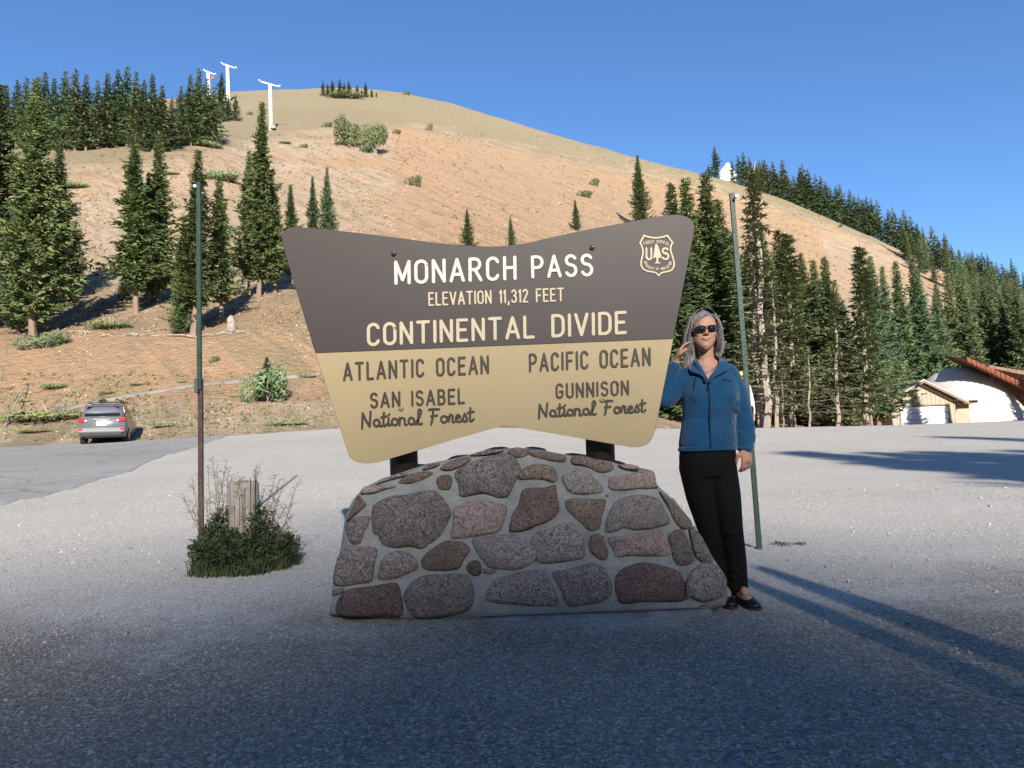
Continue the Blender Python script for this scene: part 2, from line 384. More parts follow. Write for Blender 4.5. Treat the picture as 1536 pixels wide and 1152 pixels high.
def smooth(A, n):
    k = np.ones(n)/n; out = A.copy()
    for i in range(A.shape[1]):
        for j in range(2):
            a = np.pad(A[:, i, j], n//2, mode='edge'); out[:, i, j] = np.convolve(a, k, 'valid')[:len(A)]
    return out
CS = smooth(smooth(CC, 11), 11); CS[:, 0, :] = smooth(CC, 3)[:, 0, :]; CS[:, 8:, :] = smooth(CC, 5)[:, 8:, :]
SUB = 12
def crv(Pc):
    K = len(Pc); out = []
    for k in range(K-1):
        p0, p1, p2, p3 = Pc[max(k-1, 0)], Pc[k], Pc[k+1], Pc[min(k+2, K-1)]
        for s_ in range(SUB):
            t = s_/SUB
            m1 = (p2-p0)*.5; m2 = (p3-p1)*.5
            # limit tangents so distance stays monotone
            m1 = np.minimum(np.maximum(m1, -3*abs(p2-p1)), 3*abs(p2-p1)); m2 = np.minimum(np.maximum(m2, -3*abs(p2-p1)), 3*abs(p2-p1))
            h00 = 2*t**3-3*t*t+1; h10 = t**3-2*t*t+t; h01 = -2*t**3+3*t*t; h11 = t**3-t*t
            out.append(h00*p1+h10*m1+h01*p2+h11*m2)
    out.append(Pc[-1]); return out
V = []; F = []; GRS = []; ORG = []; TG = []        # TG: [(px,[(py,d,x,z)])]
for ci, px in enumerate(pxs):
    cur = crv(CS[ci]); row = []
    for ri, (d, z) in enumerate(cur):
        x = (px-768)/FPX*d
        dn = min(1, max(0, (d-33)/20))
        if ri < SUB*8+1: z += dn*(.5*noise.fractal(Vector((x*.06, d*.06, 1)), 1, 2, 5) + .12*noise.fractal(Vector((x*.45, d*.45, 5)), 1, 2, 3)*1.2)
        V.append((x, d, z)); qx, qy = proj((x, d, z)); row.append((qy, d, x, z))
        if ri == SUB*8: skl = qy
        gb = float(np.interp(px, [-100, 300, 430, 640, 900, 1100, 1400], [280, 235, 205, 192, 248, 288, 390]))
        gv = 0.5 + (gb-qy)/60.0
        if px < 460 and qy > 240: gv = max(gv, .22 + .25*noise.noise(Vector((x*.03, d*.03, 2))))
        if px < 520 and 420 < qy < 500: gv = .52
        if px > 1180: gv = max(gv, .15)
        GRS.append(min(1, max(0, gv)))
        ov = .45
        if px < 520 and 500 < qy < 605: ov = .95
        if px < 620 and qy > 600: ov = .45; GRS[-1] = .14
        if 600 < px < 1250 and gb < qy < 420: ov = .75
        ORG.append(ov)
    TG.append(row)
NRW = len(TG[0])
for c_ in range(len(pxs)-1):
    for r in range(NRW-1): F.append((c_*NRW+r, (c_+1)*NRW+r, (c_+1)*NRW+r+1, c_*NRW+r+1))
me = bpy.data.meshes.new('hill'); me.from_pydata(V, [], F)
for nm, vals in (('grass', GRS), ('orange', ORG)):
    at_ = me.attributes.new(nm, 'FLOAT', 'POINT'); at_.data.foreach_set('value', vals)
tag(link('hill', me, M_HILL, None, True), 'bare orange and tan hillside', kind='structure')
def hit(px, py):
    """first point of the hillside seen at a pixel (searching outward from the lot edge)"""
    cpx = px
    for it in range(2):
        i = (cpx+900)/7.0; i0 = int(min(max(i, 0), len(pxs)-2)); f = min(max(i-i0, 0), 1)
        best = None; A, B = TG[i0], TG[i0+1]
        pv = None
        for r in range(SUB*9):
            q = [A[r][k]*(1-f)+B[r][k]*f for k in range(4)]
            if pv is not None and (pv[0]-py)*(q[0]-py) <= 0 and pv[0] != q[0]:
                t = (pv[0]-py)/(pv[0]-q[0]); best = [pv[k]+(q[k]-pv[k])*t for k in range(4)]; break
            pv = q
        if best is None: best = [A[SUB*8][k]*(1-f)+B[SUB*8][k]*f for k in range(4)]
        # correct bearing for roll
        rx = proj((best[2], best[1], best[3]))[0]; cpx += (px-rx)
    return Vector((best[2], best[1], best[3]))

# unseen ridge added behind the viewpoint, crest shaped to put the foreground in shade
RD = 340.0
def shade_crest_z(x):
    xc = x-.17*(RD+4.5); return 1.62 + (RD+4.5)*.45 - float(np.interp(xc, [-8, -3, -.3, 1.2, 3.2, 8], [2.6, 1.5, 0, 0, 1.75, 2.8])) - .03*max(-100, min(100, xc))
V = []; F = []
rx_ = np.concatenate([np.arange(-700, 40, 14.0), np.arange(40, 76, 1.0), np.arange(80, 700, 14.0)]); ry_ = [-800, -560, -420, -360, -345, -340, -334, -318, -285, -220, -140, -80, -40, -24]
rf_ = [.5, .75, .88, .95, .985, 1, .962, .90, .77, .56, .32, .14, .005, .0]
for x in rx_:
    for y, f in zip(ry_, rf_):
        zt = shade_crest_z(x); z = -1.0 + (zt+1)*f
        if y == -24: z = -1.5
        z += (0 if f > .75 or f < .01 else 2.0*noise.noise(Vector((x*.02, y*.03, 0))))
        V.append((x, y, z))
nr = len(ry_)
for i in range(len(rx_)-1):
    for j in range(nr-1): F.append((i*nr+j, (i+1)*nr+j, (i+1)*nr+j+1, i*nr+j+1))
me = bpy.data.meshes.new('ridge'); me.from_pydata(V, [], F)
for nm in ('grass', 'orange'):
    at_ = me.attributes.new(nm, 'FLOAT', 'POINT'); at_.data.foreach_set('value', [.6]*len(V))
tag(link('ridge', me, M_HILL, None, True), kind='structure')
# far ground sheet out to the horizon
V = []; F = []
for i in range(9):
    for j in range(9): V.append((-4000+1000*i, -4000+1000*j, -14))
for i in range(8):
    for j in range(8): F.append((i*9+j, (i+1)*9+j, (i+1)*9+j+1, i*9+j+1))
me = bpy.data.meshes.new('terrain'); me.from_pydata(V, [], F)
for nm in ('grass', 'orange'):
    at_ = me.attributes.new(nm, 'FLOAT', 'POINT'); at_.data.foreach_set('value', [.7]*len(V))
tag(link('terrain', me, M_HILL), kind='structure')

# ---------------------------------------------------------------- conifers (unit height prototypes)
def conifer(seed, wid=.17, nb=150, ntw=12, bare=.10, leaf=.024, droop=.25, ragged=.35, lean=0, top=1.0, double=False, kfill=1.0):
    R = random.Random(seed); tv = MB(); cv = []; cf = []
    tops = [(0, 0, 1.0)]
    pts = []; rad = []; nsec = 9
    gp = [(R.uniform(0, 6.28), R.uniform(.1, .95), R.uniform(.25, .7)) for _ in range(int(16*ragged*2))]
    for i in range(9):
        t = i/8; pts.append(Vector((lean*t*t + .004*R.uniform(-1, 1), .004*R.uniform(-1, 1), t))); rad.append(.0075*(1-t)**.8 + .0010)
    rad[0] *= 1.35; tv.tube(pts, rad, 6)
    def leafcl(p, d, L, wdt):
        # a tuft: two crossing narrow triangles
        side = d.cross(Vector((R.uniform(-.5, .5), R.uniform(-.5, .5), 1))).normalized()
        up = side.cross(d).normalized()
        for s_ in (side*.8+up*.3, (up*.8-side*.4)):
            b = len(cv); cv.extend([p - s_*wdt, p + s_*wdt, p + d*L + s_*wdt*.35, p+d*L-s_*wdt*.35]); cf.append((b, b+1, b+2, b+3))
    gaps = [R.uniform(0, 6.28) for _ in range(5)]
    for i in range(nb):
        t = (i+R.random())/nb; z = bare + (1-bare)*(t**.92)
        prof = (1-(z-bare)/(1-bare))
        r = wid*(prof**.88)*min(1, .55+ (z-bare)*6)*(1+.16*math.sin(z*52+gaps[1])*(1 if z < .9 else 0))
        ang = i*2.399 + R.uniform(-.4, .4)
        r *= R.uniform(1-ragged, 1+ragged*.6) * (1-.35*max(0, math.sin(ang*1.0+z*9+gaps[0]))*ragged*2)
        for ga, gz_, gw in gp:
            if abs(z-gz_) < .035 and abs((ang-ga+math.pi) % 6.283-math.pi) < gw: r *= .45
        r = max(r, .009)
        dirh = Vector((math.cos(ang), math.sin(ang), 0))
        start = Vector((lean*z*z, 0, z)); dr = droop*R.uniform(.5, 1.3)
        nt_ = max(3, int((ntw+2)*(.35+.65*r/wid)*kfill))
        for k in range(nt_):
            s_ = (k+.4)/nt_; s_ = s_**.8
            p = start + dirh*(r*s_) + Vector((0, 0, r*(-dr*s_ + .38*s_*s_*s_)))
            p += Vector((R.uniform(-1, 1), R.uniform(-1, 1), R.uniform(-1, 1)))*.006
            sd_ = Vector((-dirh.y, dirh.x, 0))*R.choice((-1, 1))*R.uniform(.2, 1.1)
            d = (dirh*R.uniform(.35, 1) + sd_ + Vector((0, 0, R.uniform(-.75, .6)))).normalized()
            L = leaf*R.uniform(.7, 1.4)*(1.15-.4*s_)*min(1, .35+prof*1.6); leafcl(p, d, L*1.3, L*.33)
        if z < .85 and i % 2 == 0: tv.tube([start, start+dirh*r*.8+Vector((0, 0, -r*.8*dr))], [.0028*(1.1-z), .0008], 3, False)
    for k in range(6):
        leafcl(Vector((lean, 0, .955+.008*k)), Vector((R.uniform(-.4, .4), R.uniform(-.4, .4), 1)).normalized(), .014, .0035)
    tm = tv.mesh('conifer_trunk'); cm = bpy.data.meshes.new('conifer_crown'); cm.from_pydata([tuple(v) for v in cv], [], cf)
    return tm, cm
def snag(seed, nb=70, twig=.10, ndl=3, bare=.12):
    R = random.Random(seed); tv = MB(); bv = MB(); cv = []; cf = []
    pts = [Vector((.006*R.uniform(-1, 1), .006*R.uniform(-1, 1), i/9)) for i in range(10)]
    tv.tube(pts, [.0075*(1-i/9)**.7+.0012 for i in range(10)], 6)
    for i in range(nb):
        z = bare + (.97-bare)*((i+R.random())/nb); ang = i*2.399+R.uniform(-.5, .5)
        r = twig*(1.05-z)*R.uniform(.5, 1.2)+.008; dh = Vector((math.cos(ang), math.sin(ang), R.uniform(-.35, .05)))
        p0 = Vector((0, 0, z)); p1 = p0+dh*r*.6; p2 = p1+(dh+Vector((R.uniform(-.3, .3), R.uniform(-.3, .3), .25)))*r*.5
        bv.tube([p0, p1, p2], [.0014*(1.1-z)+.0004, .0007, .0003], 3, False)
        for q in range(3):
            s_ = R.random(); pp = p0.lerp(p1, s_) if q else p1; e = pp + Vector((R.uniform(-1, 1), R.uniform(-1, 1), R.uniform(-.6, .5)))*r*.35
            bv.tube([pp, e], [.0005, .0002], 3, False)
            for n_ in range(ndl):
                d = Vector((R.uniform(-1, 1), R.uniform(-1, 1), R.uniform(-.6, .4))).normalized(); L = .016; s2 = d.cross(Vector((0, 0, 1))).normalized()*.0032
                x = pp.lerp(e, R.random()); b = len(cv); cv.extend([x-s2, x+s2, x+d*L]); cf.append((b, b+1, b+2))
    cm = bpy.data.meshes.new('needles'); cm.from_pydata([tuple(v) for v in cv], [], cf)
    return tv.mesh('snag_trunk'), bv.mesh('branches'), cm
NEAR = [conifer(1, .15, 260, 26, .08, .017), conifer(2, .125, 280, 24, .10, .016, ragged=.45), conifer(3, .17, 260, 28, .06, .017, ragged=.4),
        conifer(4, .12, 260, 22, .14, .016, ragged=.5, lean=.012), conifer(5, .14, 260, 25, .05, .017, ragged=.3), conifer(6, .11, 280, 20, .16, .015, ragged=.5)]
FAR = [conifer(20+i, .15+.02*(i % 3), 120, 10, .04, .030, ragged=.5) for i in range(5)]
FARL = [conifer(40+i, .14+.02*(i % 3), 80, 7, .03, .040, ragged=.5) for i in range(4)]
SNAGS = [snag(1, 120, .10, 8), snag(2, 170, .12, 18), snag(3, 90, .08, 3)]
for grp, mt in ((NEAR, M_SPRUCE), (FAR, M_SPRUCE), (FARL, M_SPRUCE)):
    for tm, cm in grp: tm.materials.append(M_BARK); cm.materials.append(mt)
for a_, b_, c_ in SNAGS: a_.materials.append(M_DBARK); b_.materials.append(M_DBARK); c_.materials.append(M_DEADN)
def variants(protos, mt):
    out = []
    for tm, cm in protos:
        c2 = cm.copy(); c2.materials.clear(); c2.materials.append(mt); out.append((tm, c2))
    return out
NEAR_Y = variants(NEAR, M_YEL); NEAR_B = variants(NEAR, M_SPRUCE2); FAR_B = variants(FAR, M_SPRUCE2)
GREYT = {}
def tree_at(base, H, wx, proto, label, group=None, name='spruce_tree', rz=None, tilt=(0, 0), cat='tree'):
    o = empty(name, base, random.uniform(0, 6.28) if rz is None else rz, label, cat, group)
    o.scale = (H*wx, H*wx, H); o.rotation_euler[0] = tilt[0]; o.rotation_euler[1] = tilt[1]
    nms = ('trunk', 'crown') if len(proto) == 2 else ('trunk', 'branches', 'needles')
    for nm, me_ in zip(nms, proto):
        c_ = bpy.data.objects.new(nm, me_); COL.objects.link(c_); c_.parent = o
    return o
def tree_px(px, pyb, pyt, proto, label, group=None, wx=1.0, d=None, name='spruce_tree', ptx=None):
    wx *= 1.15 if d and d > 68 else (1.3 if d else 1.15)
    if d is None: b = hit(px, pyb)
    else:
        b = at(px, pyb, d)
    top = at(ptx or px, pyt, b.y); H = max(top.z - b.z, .3)
    o = tree_at(b - Vector((0, 0, .01*H)), H*1.01, wx, proto, label, group, name, rz=random.uniform(-.5, .5) if ptx else None)
    if ptx: o.rotation_euler = (0, math.atan2(top.x-b.x, H), 0)
    return o
N, NY, NB_ = NEAR, NEAR_Y, NEAR_B
GL = 'spruces on the bench above the road cut'
tree_px(48, 507, 118, NY[0], 'tallest olive spruce near the left edge with crown reaching down to the road cut', GL, 1.05)
tree_px(-6, 490, 128, N[2], 'tall dark spruce cut off by the left frame edge', GL, 1.1)
tree_px(-60, 500, 80, N[0], 'big spruce left of the frame edge with only branch tips in view', GL)
tree_px(86, 455, 215, N[4], 'dark spruce just behind the tallest olive spruce, casting a long shadow to the right', GL, 1.25)
tree_px(28, 500, 262, NB_[4], 'shorter blue green spruce in front of the tallest left spruce', GL, 1.1)
tree_px(112, 430, 330, N[2], 'low dark spruce in the shadow right of the big left spruces', GL, 1.1)
tree_px(205, 470, 203, NY[3], 'spruce with bare pale lower trunk on the right edge of the dark left shadows', GL, 1.35, ptx=198)
tree_px(238, 452, 198, NY[1], 'narrow spruce close behind the bare trunked one', GL, 1.15)
tree_px(222, 455, 260, N[0], 'shorter dark spruce between the two narrow ones', GL, 1.0)
tree_px(187, 452, 400, N[4], 'small young spruce at the foot of the pale trunk', GL, 1.6)
tree_px(290, 502, 226, NY[5], 'thin topped spruce directly behind the left green post', GL, 1.4, ptx=298)
tree_px(276, 500, 330, NY[4], 'bushy spruce left of the left green post', GL, 1.1)
tree_px(332, 482, 262, N[3], 'dark spruce just right of the left green post', GL, 1.3)
tree_px(268, 503, 440, NB_[2], 'knee high spruce tuft at the foot of the bushy spruce', GL, 1.5)
tree_px(388, 446, 154, NY[1], 'tall slim spruce standing in front of the nearest lift tower', GL, 1.05, ptx=394)
tree_px(374, 446, 225, N[3], 'spruce leaning into the left side of the tall slim one', GL, 1.05)
tree_px(412, 440, 262, NY[3], 'thin spruce between the tall slim one and the sign corner', GL, 1.2)
tree_px(438, 425, 277, N[1], 'small spruce just above the left top corner of the sign', GL, 1.2)
tree_px(471, 395, 265, NB_[1], 'left one of two narrow spruces rising behind the left top edge of the sign', GL, 1.05)
tree_px(493, 395, 251, NB_[0], 'right and taller one of two narrow spruces behind the left top edge of the sign', GL, .95)
tree_px(703, 385, 314, N[2], 'small spruce peeping over the sign left of its top notch', None, 1.25)
tree_px(768, 385, 324, NB_[4], 'small spruce behind the sign right of its top notch beside a bare stick', None, 1.2)
tree_px(865, 346, 299, NB_[4], 'lone little spruce on the orange slope above the right half of the sign', None, 1.25)
tree_px(963, 350, 233, NY[0], 'single tall spruce above the right top edge of the sign', None, 1.15)
stk = MB(); b_ = hit(762, 385); stk.tube([b_, at(761, 325, b_.y)], [.05, .02], 5); tag(stk.build('dead_pole_tree', M_DBARK), 'bare grey stick of a dead tree right of the sign notch', 'dead tree')
GS = 'spruces on the shoulder high on the left'
sh = [(8,216,131),(24,218,124),(38,222,120),(52,222,127),(66,224,113),(80,225,122),(96,226,110),(112,226,107),(128,226,116),(146,224,125),(160,222,113),
      (176,220,108),(190,220,104),(204,222,112),(216,226,124),(229,228,116),(243,229,132),(258,224,150),(272,218,132),(286,219,116),(299,219,107),(311,219,121),(322,218,134),(333,183,113),(343,181,148),(354,182,146)]
ORD = ['leftmost','second','third','fourth','fifth','sixth','seventh','eighth','ninth','tenth','eleventh','twelfth','thirteenth','fourteenth','fifteenth','sixteenth','seventeenth','eighteenth','nineteenth']
def oth(i, tail): return (ORD[i] + ' ' if i == 0 else ORD[i] + ' from left, ') + tail
for i, (x, yb, yt) in enumerate(sh):
    pr = FAR[i % 5] if i % 3 else FAR_B[i % 5]
    tree_px(x, yb, yt-4, pr, oth(i, 'dark spruce in the dense clump on the high left shoulder') if x < 262 else oth(i-18, 'spruce in the narrow clump beside the lift towers'), GS if x < 262 else 'spruces beside the lift line', 1.25)
for i, (x, yb, yt) in enumerate([(-20,220,128),(-45,225,122),(-75,228,120)]):
    tree_px(x, yb, yt, FAR[i], 'dark spruce in the dense clump on the high left shoulder below the lift towers', GS, 1.2)
for i, (x, yb, yt) in enumerate([(485,144,122),(492,144,125),(499,144,120),(510,145,118),(517,145,124),(524,145,121),(536,146,127),(543,146,134),(549,146,123),(558,146,133),(565,146,138)]):
    tree_px(x, yb, yt, FARL[i % 4], oth(i, 'small spruce in the clump on the rounded summit'), 'spruces on the summit', 1.5)
GF = 'trees along the far right edge of the parking lot'
D0 = 44
fr = [(1030,275,N[0],1.1,'dense dark spruce rising between the sign and the woman',46),(1052,268,NY[1],1.25,'tall olive spruce above the head of the woman',48),
 (1078,262,NY[3],1.3,'tall thin spruce left of the right green post',49),(1101,300,N[5],1.3,'dark spruce right behind the right green post',52),
 (1165,328,NY[3],1.2,'olive spruce behind the two grey dead trunks',50),(1190,345,NY[5],1.5,'sparse olive spruce right of the dead trunks',52),
 (1222,380,NY[0],1.0,'broad olive spruce fourth from the right green post',54),(1258,385,N[1],1.15,'spruce with a pale bare trunk left of the brown dead tree',52),
 (1240,420,N[4],1.0,'shorter spruce filling the gap left of the brown dead tree',57),(1328,385,NB_[0],1.1,'bright blue green spruce left of the garage, the leftmost of its trio',70),
 (1345,400,NB_[2],.85,'wide blue green spruce beside the garage gable',88),(1366,392,N[1],1.1,'dark spruce directly behind the garage gable',90),
 (1398,402,NB_[4],1.05,'wide blue green spruce behind the garage and the dome',92),(1392,386,N[3],1.1,'narrow spruce top between the two wide blue green spruces',97),
 (1425,425,N[0],1.0,'dark spruce behind the left flank of the dome',98),(1444,410,N[2],.9,'dark spruce above the crown of the dome',104),
 (1132,400,N[2],.9,'dark spruce in the gap between right green post and grey trunks',60),(1205,440,N[0],1.0,'shaded spruce deep behind the sparse olive spruce',62),
 (1280,450,N[0],1.1,'shaded spruce behind the brown dead tree',62),(1308,440,N[3],1.2,'dark spruce just right of the brown dead tree',62),
 (1150,460,N[4],1.1,'short shaded spruce behind the grey dead trunks',64),(1062,380,N[4],1.2,'spruce filling in behind the head of the woman',56),
 (1092,350,N[0],1.2,'dense spruce low behind the right green post',58),(1118,352,NY[2],1.0,'olive spruce filling the gap between the green post and the dead trunks',57),(1140,372,N[1],1.3,'spruce right behind the two tall dead trunks',58),(1178,400,NY[0],1.0,'olive spruce between the dead trunks and the sparse spruce',58),(1206,392,NB_[4],1.1,'blue green spruce left of the broad olive one',60),(1240,390,NY[4],1.1,'olive spruce right of the broad olive one',60),(1270,420,N[2],.9,'low dark spruce left of the brown dead tree',58),(1318,400,NB_[1],1.3,'narrow spruce between the brown dead tree and the bright trio',64),
 (1010,330,N[2],1.0,'dark spruce hidden for the most part behind the right edge of the sign',50),(985,400,N[4],1.0,'short spruce almost wholly behind the sign',54)]
for x, yt, pr, wx, lb, d in fr:
    tree_px(x, 648, yt, pr, lb, GF, wx, d)
for x, yt, tx, k, lb, d in [(1152,244,1128,0,'tall grey dead trunk with bare twigs, right of the right green post',42),(1143,300,1119,2,'slimmer grey dead trunk left of the tallest one',44),
   (1166,420,1158,2,'short reddish dead trunk right of the tallest grey one',42),(1190,342,1180,1,'brownish half dead tree with thin trunk right of the grey trunks',46),(1300,362,1289,1,'brown dead tree with dry needles standing before the orange slope',50),
   (1257,430,1250,0,'pale bare trunk in front of the shaded forest edge',46),(1215,520,1212,2,'short bare trunk stub at the lot edge',44),(1176,560,1172,2,'thin short dead stem at the foot of the trees',43)]:
    tree_px(x, 650, yt, SNAGS[k], lb, GF, 1.3 if k != 1 else 1.35, d, 'dead_tree', tx)
# ridge forest on the right
GR_ = 'spruces along the right ridge'
rl = [(1064,262,246),(1075,263,219),(1100,268,240),(1110,270,233),(1118,272,228),(1127,275,236)]
x = 1134.0
while x < 1535:
    yb = float(np.interp(x, SKX, SKY)) + random.uniform(0, 7); rl.append((x, yb, yb - random.uniform(28, 58))); x += random.uniform(3.2, 7) if x < 1300 else random.uniform(6, 12)
for i, (x, yb, yt) in enumerate(rl):
    lab = 'spruce in the row along the right skyline ridge'
    if i == 1: lab = 'lone spruce left of the white cloud on the ridge'
    if i == 0: lab = 'low bushy spruce left of the lone ridge spruce'
    tree_px(x, yb, yt, (FARL if i > 1 else FAR)[i % 4], lab, GR_ if i > 1 else None, 1.35)
poly = [(1290, 342), (1340, 358), (1440, 410), (1560, 455), (1660, 480), (1660, 615), (1450, 560), (1440, 470), (1395, 420), (1330, 372)]
def inpoly(x, y, P):
    c_ = False; j = len(P)-1
    for i in range(len(P)):
        if (P[i][1] > y) != (P[j][1] > y) and x < (P[j][0]-P[i][0])*(y-P[i][1])/(P[j][1]-P[i][1])+P[i][0]: c_ = not c_
        j = i
    return c_
cnt = 0; tr = 0
while cnt < 170 and tr < 5000:
    tr += 1; x = random.uniform(1290, 1660); y = random.uniform(345, 612)
    if not inpoly(x, y, poly): continue
    b = hit(x, y); H = random.uniform(8.5, 14.5)
    pr = random.choice(FAR + FAR_B + FAR)
    tree_at(b, H, random.uniform(1.0, 1.35), pr, 'spruce in the forest covering the right slope', 'spruces of the right slope forest'); cnt += 1
for i, (x, yb, yt) in enumerate([(1418,612,440),(1462,600,430),(1490,590,415),(1516,590,440),(1540,600,430),(1570,600,420),(1600,605,430)]):
    tree_px(x, yb, yt, random.choice(N+NB_), oth(i, 'tall spruce in the row behind the dome and red roof'), 'spruces behind the dome', 1.1)
for x, y, H, wx in ((41.6, 48.5, 13.2, 1.7), (45.5, 44, 13, 1.2), (57.0, 62, 14.5, 1.0), (61.5, 60, 16, 1.1)):
    tree_at(Vector((x, y, 1.2)), H, wx, NEAR[1], 'spruce just outside the right frame edge shading the garage and dome', 'spruces shading the garage')
# bushes: leaf clouds of small faces
def leafball(seed, n=900, leaf=.11, flat=1.0, lob=5):
    R = random.Random(seed); cv = []; cf = []
    lobes = [(Vector((R.uniform(-.45, .45), R.uniform(-.4, .4), R.uniform(.25, .65))), R.uniform(.25, .42)) for _ in range(lob)]
    for i in range(n):
        c_, r = R.choice(lobes); d = Vector((R.gauss(0, 1), R.gauss(0, 1), R.gauss(0, 1))).normalized()
        p = c_ + d*r*R.uniform(.6, 1.0); p.z = max(p.z, .0)*flat
        e = Vector((R.gauss(0, 1), R.gauss(0, 1), R.gauss(0, .8)+.6)).normalized(); s_ = e.cross(d+Vector((.01, 0, 0))).normalized()*leaf*.22
        b = len(cv); cv.extend([p-s_, p+s_, p+e*leaf*R.uniform(.7, 1.4)]); cf.append((b, b+1, b+2))
    me_ = bpy.data.meshes.new('bush_leaves'); me_.from_pydata([tuple(v) for v in cv], [], cf); return me_
def stems(seed):
    R = random.Random(seed); m_ = MB()
    for k in range(6):
        m_.tube([(R.uniform(-.06, .06), R.uniform(-.06, .06), -.02), (R.uniform(-.35, .35), R.uniform(-.3, .3), R.uniform(.35, .7))], [.02, .006], 4, False)
    return m_.mesh('stems')
BUSH = [leafball(3, 1600), leafball(4, 1500, lob=7), leafball(5, 900, .13)]
STM = [stems(1), stems(2)]
for s_ in STM: s_.materials.append(M_DBARK)
for s_ in BUSH: s_.materials.append(M_BUSH)
MATS = [leafball(8, 1500, .10, .35, 8)]; MATS[0].materials.append(M_MATG)
BB = BUSH[2].copy(); BB.materials.clear(); BB.materials.append(M_SPRUCE2)
def bush(px, pyb, wpx, hpx, k, label, group=None, me_=None, name='bush', cat='bush'):
    b = hit(px, pyb) ; sx = wpx/FPX*b.y; sz = hpx/FPX*b.y
    o = empty(name, b-Vector((0, 0, .05*sz)), random.uniform(-.4, .4), label, cat, group); o.scale = (sx*.85, sx*.6, sz*(1.05 if hpx > wpx*.4 else 2.2))
    for nm, mm in (('leaves', me_ or BUSH[k]), ('stems', STM[k % 2])):
        c_ = bpy.data.objects.new(nm, mm); COL.objects.link(c_); c_.parent = o
bush(522, 219, 46, 48, 0, 'left one of two round green bushes high on the slope'); bush(563, 231, 42, 52, 1, 'right one of two round green bushes high on the slope')
for x, y, w_, h_, lb in [(492,191,14,9,'tiny round bush left of the two round bushes'),(596,201,12,8,'small low bush right of the two round bushes'),(645,196,10,13,'small upright bush near the grass line'),
   (621,279,24,18,'bright green bush on the open slope above the sign'),(893,279,15,14,'small bush above a paler one on the right slope'),(878,296,24,12,'low pale bush below the small one on the right slope'),
   (611,143,10,8,'tiny bush on the skyline right of the summit spruces'),(375,173,8,7,'tiny bush beside the lift line'),(456,222,12,7,'low grey bush left of the open slope'),(322,544,13,12,'small dark bush on the orange road cut'),
   (1262,341,8,6,'tiny bush on the bare right slope under the ridge spruces')]:
    bush(x, y, w_, h_, 2, lb)
bush(400, 604, 60, 64, 2, 'bright spruce like bush beside the road left of the sign', None, BB, 'young_spruce')
tree_px(401, 603, 536, NB_[2], 'young wide spruce growing through the bush left of the sign', None, 2.2)
bush(68, 522, 62, 26, 2, 'low spreading spruce mat at the foot of the tallest left spruce', None, BB)
for x, y, w_, h_, lb in [(175,492,66,16,'yellow green shrub mat on the bench between the left spruces'),(82,630,120,24,'long green hedge like shrub strip behind the parked car'),(340,272,66,24,'large olive mat of shrubs on the slope left of the tall slim spruce'),
   (262,262,24,12,'small olive shrub mat left of the large one'),(430,216,22,6,'thin green mat beside the lift tower foot'),(120,282,40,12,'green mat on the slope near the tallest spruce'),(210,577,22,12,'green herb patch on the orange cut above the car'),
   (165,590,26,12,'green herb patch left of the one above the car'),(88,582,36,10,'wide green herb patch on the orange cut'),(40,602,20,12,'green herb patch near the left frame edge'),(275,573,18,10,'green herb patch left of the left green post'),
   (150,222,60,14,'low green shrubs at the foot of the left spruce clump'),(320,222,40,12,'low green shrubs at the foot of the narrow spruce clump'),(20,628,60,10,'pale green shrub strip at the left frame edge'),(528,148,60,8,'low green mat under the summit spruces'),
   (355,595,16,6,'small herb tuft right of the left green post'),(440,637,60,8,'flat green strip at the road edge beside the sign'),(60,648,50,7,'low weeds on the road verge left of the parked car'),(250,640,34,9,'low weeds on the verge right of the parked car'),(465,566,26,8,'thin green patch beside the grey track near the sign')]:
    bush(x, y, w_, h_, 0, lb, None, MATS[0], 'shrub_mat', 'shrub')
# scattered tufts, stones on the slopes (uncountable)
def scatter(name, n, region, size, mt, mode, seed):
    R = random.Random(seed); V = []; F = []; k = 0
    while k < n:
        x = R.uniform(region[0], region[2]); y = R.uniform(region[1], region[3])
        sk = float(np.interp(x, SKX, SKY))
        if y < sk+3: k += .2; continue
        if noise.noise(Vector((x*.012, y*.02, seed))) < R.uniform(-.5, .25): k += .3; continue
        p = hit(x, y); s_ = size*R.uniform(.5, 1.5)*(p.y/60)**.55
        if mode == 'tuft':
            for q in range(5):
                a_ = R.uniform(0, 6.28); d = Vector((math.cos(a_)*.8, math.sin(a_)*.8, R.uniform(.5, 1.0)))*s_; sd_ = Vector((-d.y, d.x, 0)).normalized()*s_*.35
                b = len(V); V += [p-sd_-Vector((0, 0, .1*s_)), p+sd_-Vector((0, 0, .1*s_)), p+d]; F.append((b, b+1, b+2))
        else:
            b = len(V); V += [p+Vector((R.uniform(.6, 1)*cx*s_, R.uniform(.6, 1)*cy*s_, cz*s_*R.uniform(.5, .9))) for cx, cy, cz in ((-1,-1,-.4),(1,-1,-.4),(1,1,-.4),(-1,1,-.4),(-.5,-.5,1),(.5,-.5,.8),(.5,.5,.9),(-.5,.5,.7))]
            F += [(b, b+1, b+5, b+4), (b+1, b+2, b+6, b+5), (b+2, b+3, b+7, b+6), (b+3, b, b+4, b+7), (b+4, b+5, b+6, b+7)]
        k += 1
    me_ = bpy.data.meshes.new(name); me_.from_pydata([tuple(v) for v in V], [], F)
    return tag(link(name, me_, mt), kind='stuff')
M_TUFT = mat('dry_grass_tufts', (.36, .29, .18), .9, 0, 1, .12, .3, var_col=(.42, .35, .23)); M_GTUFT = mat('green_tufts', (.19, .22, .10), .9, 0, 1, .3, .3)
M_PEB = mat('pale_stones', (.40, .31, .23), .9, .4, 20, .3, 4); M_RUST = mat('rusty_scree', (.33, .22, .16), .9, 0, 1, .3, 4)
